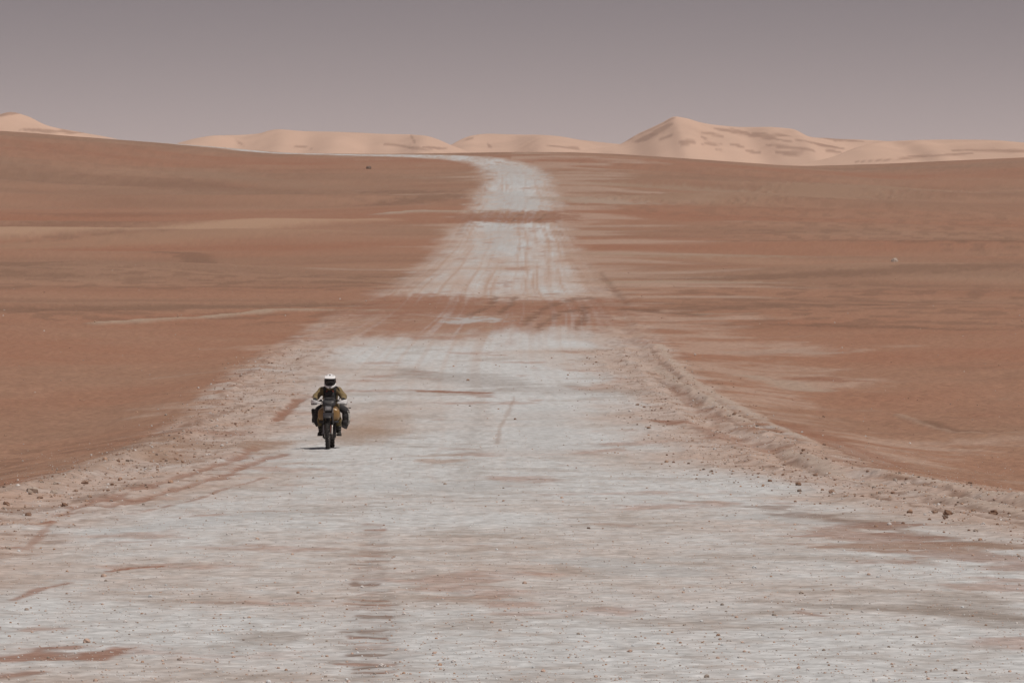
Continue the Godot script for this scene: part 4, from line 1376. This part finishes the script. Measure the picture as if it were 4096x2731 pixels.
func build_stones() -> void:
	var tones := [Color(0.21, 0.125, 0.085), Color(0.30, 0.20, 0.15), Color(0.17, 0.12, 0.095), Color(0.40, 0.33, 0.28)]
	var meshes := []
	for i in 8:
		var m := mat(tones[i % 4].linear_to_srgb(), 0.95)
		meshes.append(rock_mesh(i * 7 + 1, 0.62 + 0.05 * (i % 4), m))
	# stones that stand alone
	var p := seen_at(3580, 1048)
	set_rock(meshes[3], p.x, p.y, 0.75, "lone pale boulder out on the open sand plain", "")
	p = seen_at(128, 1972)
	set_rock(meshes[7], p.x, p.y, 0.19, "pale grey stone, largest along the ridge on the rider's side", "")
	p = seen_at(3195, 1942)
	set_rock(meshes[0], p.x, p.y, 0.13, "single reddish stone on the flat shoulder below the double ridge", "")
	p = seen_at(3795, 2062)
	set_rock(meshes[4], p.x, p.y, 0.16, "largest reddish clod in the ruts of the double ridge", "")
	p = seen_at(1475, 675)
	set_rock(meshes[2], p.x, p.y, 1.3, "small dark boulder far off near the bend of the road", "")
	p = seen_at(2355, 2117)
	set_rock(meshes[2], p.x, p.y, 0.05, "dark pebble alone on the smooth road", "")
	# clods along the ridges
	var shades := ["reddish brown", "light brown", "dark grey-brown", "pale"]
	for i in 120:
		var d := 84.0 + 150.0 * pow(rng.randf(), 1.5)
		var x := table(LEFT, d) + rng.randfn(0.0, 0.45) + (0.9 if rng.randf() < 0.3 else 0.0)
		var which := rng.randi() % 7
		var size := clampf(0.05 * exp(rng.randfn(0.0, 0.45)), 0.03, 0.15)
		set_rock(meshes[which], x, d, size, "%s %s clod on the low ridge at the rider's edge of the road" % ["fist-sized" if size > 0.07 else "small", shades[which % 4]], "clods along the ridge on the rider's side")
	for i in 150:
		var d := 80.0 + 170.0 * pow(rng.randf(), 1.5)
		var lane: float = [0.0, -1.35, -2.7, 0.3][rng.randi() % 4]
		var x := table(RIGHT, d) + lane + rng.randfn(0.0, 0.28)
		var which := rng.randi() % 7
		var size := clampf(0.05 * exp(rng.randfn(0.0, 0.45)), 0.03, 0.15)
		set_rock(meshes[which], x, d, size, "%s %s clod %s" % ["fist-sized" if size > 0.07 else "small", shades[which % 4], "on the outer crest of the double ridge" if lane > -0.5 else "on the inner crest of the double ridge" if lane > -2.0 else "at the roadside foot of the double ridge"], "clods along the double ridge")
	# gravel that nobody could count
	var gm := rock_mesh(91, 0.7, null)
	var gmat := StandardMaterial3D.new()
	gmat.vertex_color_use_as_albedo = true
	gmat.roughness = 0.95
	gm.surface_set_material(0, gmat)
	var mm := MultiMesh.new()
	mm.transform_format = MultiMesh.TRANSFORM_3D
	mm.use_colors = true
	mm.mesh = gm
	var list := []
	for i in 46000:
		var d := 0.0
		var x := 0.0
		var size := 0.0
		var roll := rng.randf()
		var c := Color.WHITE
		if roll < 0.10:
			d = 60.0 + 190.0 * pow(rng.randf(), 1.5)
			x = table(LEFT, d) + rng.randfn(0.3, 0.9)
			size = 0.022
		elif roll < 0.13:
			d = 85.0 + 420.0 * rng.randf()
			x = rng.randf_range(-0.11, 0.11) * d
			size = 0.035 if d > 150.0 else 0.02
		elif roll < 0.24:
			d = 60.0 + 190.0 * pow(rng.randf(), 1.5)
			x = table(RIGHT, d) - 1.2 + rng.randfn(0.0, 1.3)
			size = 0.022
		else:
			d = 37.0 + 110.0 * pow(rng.randf(), 2.0)
			x = rng.randf_range(-0.11, 0.11) * d
			size = 0.009
		size *= exp(rng.randfn(0.0, 0.5))
		c = [MUD, PINK, PINK, PALE, SALT, PALE, PALE, PINK, PALE, TAN][rng.randi() % 10] if roll > 0.24 else [BROWN, MUD, TAN, TAN, PALE][rng.randi() % 5]
		c = c * rng.randf_range(0.75, 1.15)
		c.a = 1.0
		list.append([Transform3D(Basis(Vector3.UP, rng.randf() * TAU).scaled(Vector3.ONE * size), Vector3(x, on_ground(x, d) + size * 0.15, -d)), c])
	mm.instance_count = list.size()
	for i in list.size():
		mm.set_instance_transform(i, list[i][0])
		mm.set_instance_color(i, list[i][1])
	var g := MultiMeshInstance3D.new()
	g.name = "gravel"
	g.multimesh = mm
	add_child(g)
	tag(g, "fine loose gravel scattered over the road and its edges", "gravel", "", "stuff")

# ------------------------------------------------------------------ scene
func _ready() -> void:
	rng.seed = 20
	# camera
	var cam := Camera3D.new()
	cam.name = "camera"
	cam.fov = rad_to_deg(2.0 * atan(1365.5 / F))
	cam.near = 1.0
	cam.far = 40000.0
	cam.position = Vector3(0, EYE, 0)
	cam.rotation.x = -atan((1365.5 - VH) / F)
	add_child(cam)
	cam.current = true
	# air
	var env := Environment.new()
	env.background_mode = Environment.BG_SKY
	var sky := Sky.new()
	var sm := ProceduralSkyMaterial.new()
	sm.sky_top_color = srgb(97, 95, 104)
	sm.sky_horizon_color = srgb(244, 228, 226)
	sm.sky_curve = 0.0135
	sm.ground_horizon_color = srgb(180, 165, 158)
	sm.ground_bottom_color = srgb(120, 95, 80)
	sm.sun_angle_max = 1.0
	sky.sky_material = sm
	env.sky = sky
	env.tonemap_mode = Environment.TONE_MAPPER_LINEAR
	env.tonemap_exposure = 1.05
	env.sdfgi_enabled = true
	env.ssao_enabled = true
	env.ssil_enabled = true
	env.volumetric_fog_enabled = true
	env.volumetric_fog_density = 0.0
	env.fog_enabled = true
	env.fog_density = 0.00009
	env.fog_light_color = Color(0.86, 0.78, 0.74)
	var we := WorldEnvironment.new()
	we.name = "world"
	we.environment = env
	add_child(we)
	# sun, high and a little to the right
	var sun := DirectionalLight3D.new()
	sun.name = "sun"
	sun.light_color = Color(1.0, 0.965, 0.925)
	sun.light_energy = 1.0
	sun.light_angular_distance = 2.0
	sun.shadow_enabled = true
	add_child(sun)
	sun.look_at_from_position(Vector3(0.36, 0.90, 0.27), Vector3.ZERO, Vector3(0, 0, 1))
	# noises of the ground
	n_big.seed = 2; n_big.frequency = 0.011; n_big.noise_type = FastNoiseLite.TYPE_SIMPLEX_SMOOTH
	n_big.fractal_type = FastNoiseLite.FRACTAL_NONE
	n_mid.seed = 3; n_mid.frequency = 0.22; n_mid.noise_type = FastNoiseLite.TYPE_SIMPLEX_SMOOTH
	n_mid.fractal_type = FastNoiseLite.FRACTAL_FBM; n_mid.fractal_octaves = 2
	n_fine.seed = 4; n_fine.frequency = 1.1; n_fine.noise_type = FastNoiseLite.TYPE_SIMPLEX_SMOOTH
	n_fine.fractal_type = FastNoiseLite.FRACTAL_FBM; n_fine.fractal_octaves = 2
	n_fbm.seed = 6; n_fbm.frequency = 0.32; n_fbm.noise_type = FastNoiseLite.TYPE_SIMPLEX_SMOOTH
	n_fbm.fractal_type = FastNoiseLite.FRACTAL_FBM; n_fbm.fractal_octaves = 5; n_fbm.fractal_gain = 0.6
	n_cell.seed = 9; n_cell.frequency = 0.5; n_cell.noise_type = FastNoiseLite.TYPE_SIMPLEX
	n_cell.fractal_type = FastNoiseLite.FRACTAL_NONE
	side_lut.resize(1001)
	for i in 1001: side_lut[i] = table(SIDE, -1000.0 + i * 2.0)
	# ground and dunes
	build_ground()
	build_dunes()
	# machine, rider, luggage
	materials()
	var bike := motorcycle()
	var d0 := 130.7
	var x0 := (1310.0 - UC) / F * d0
	var yaw := -0.03
	var fwd := Vector3(sin(yaw), 0, cos(yaw))
	var front := Vector3(x0, 0, -d0)
	var back := front - fwd * 1.44
	front.y = on_ground(front.x, -front.z)
	back.y = on_ground(back.x, -back.z)
	fwd = (front - back).normalized()
	var rt := Vector3.UP.cross(fwd).normalized()
	bike.transform = Transform3D(Basis(rt, fwd.cross(rt), fwd), (front + back) * 0.5)
	luggage(bike)
	rider(bike)
	dust_cloud(bike)
	build_stones()
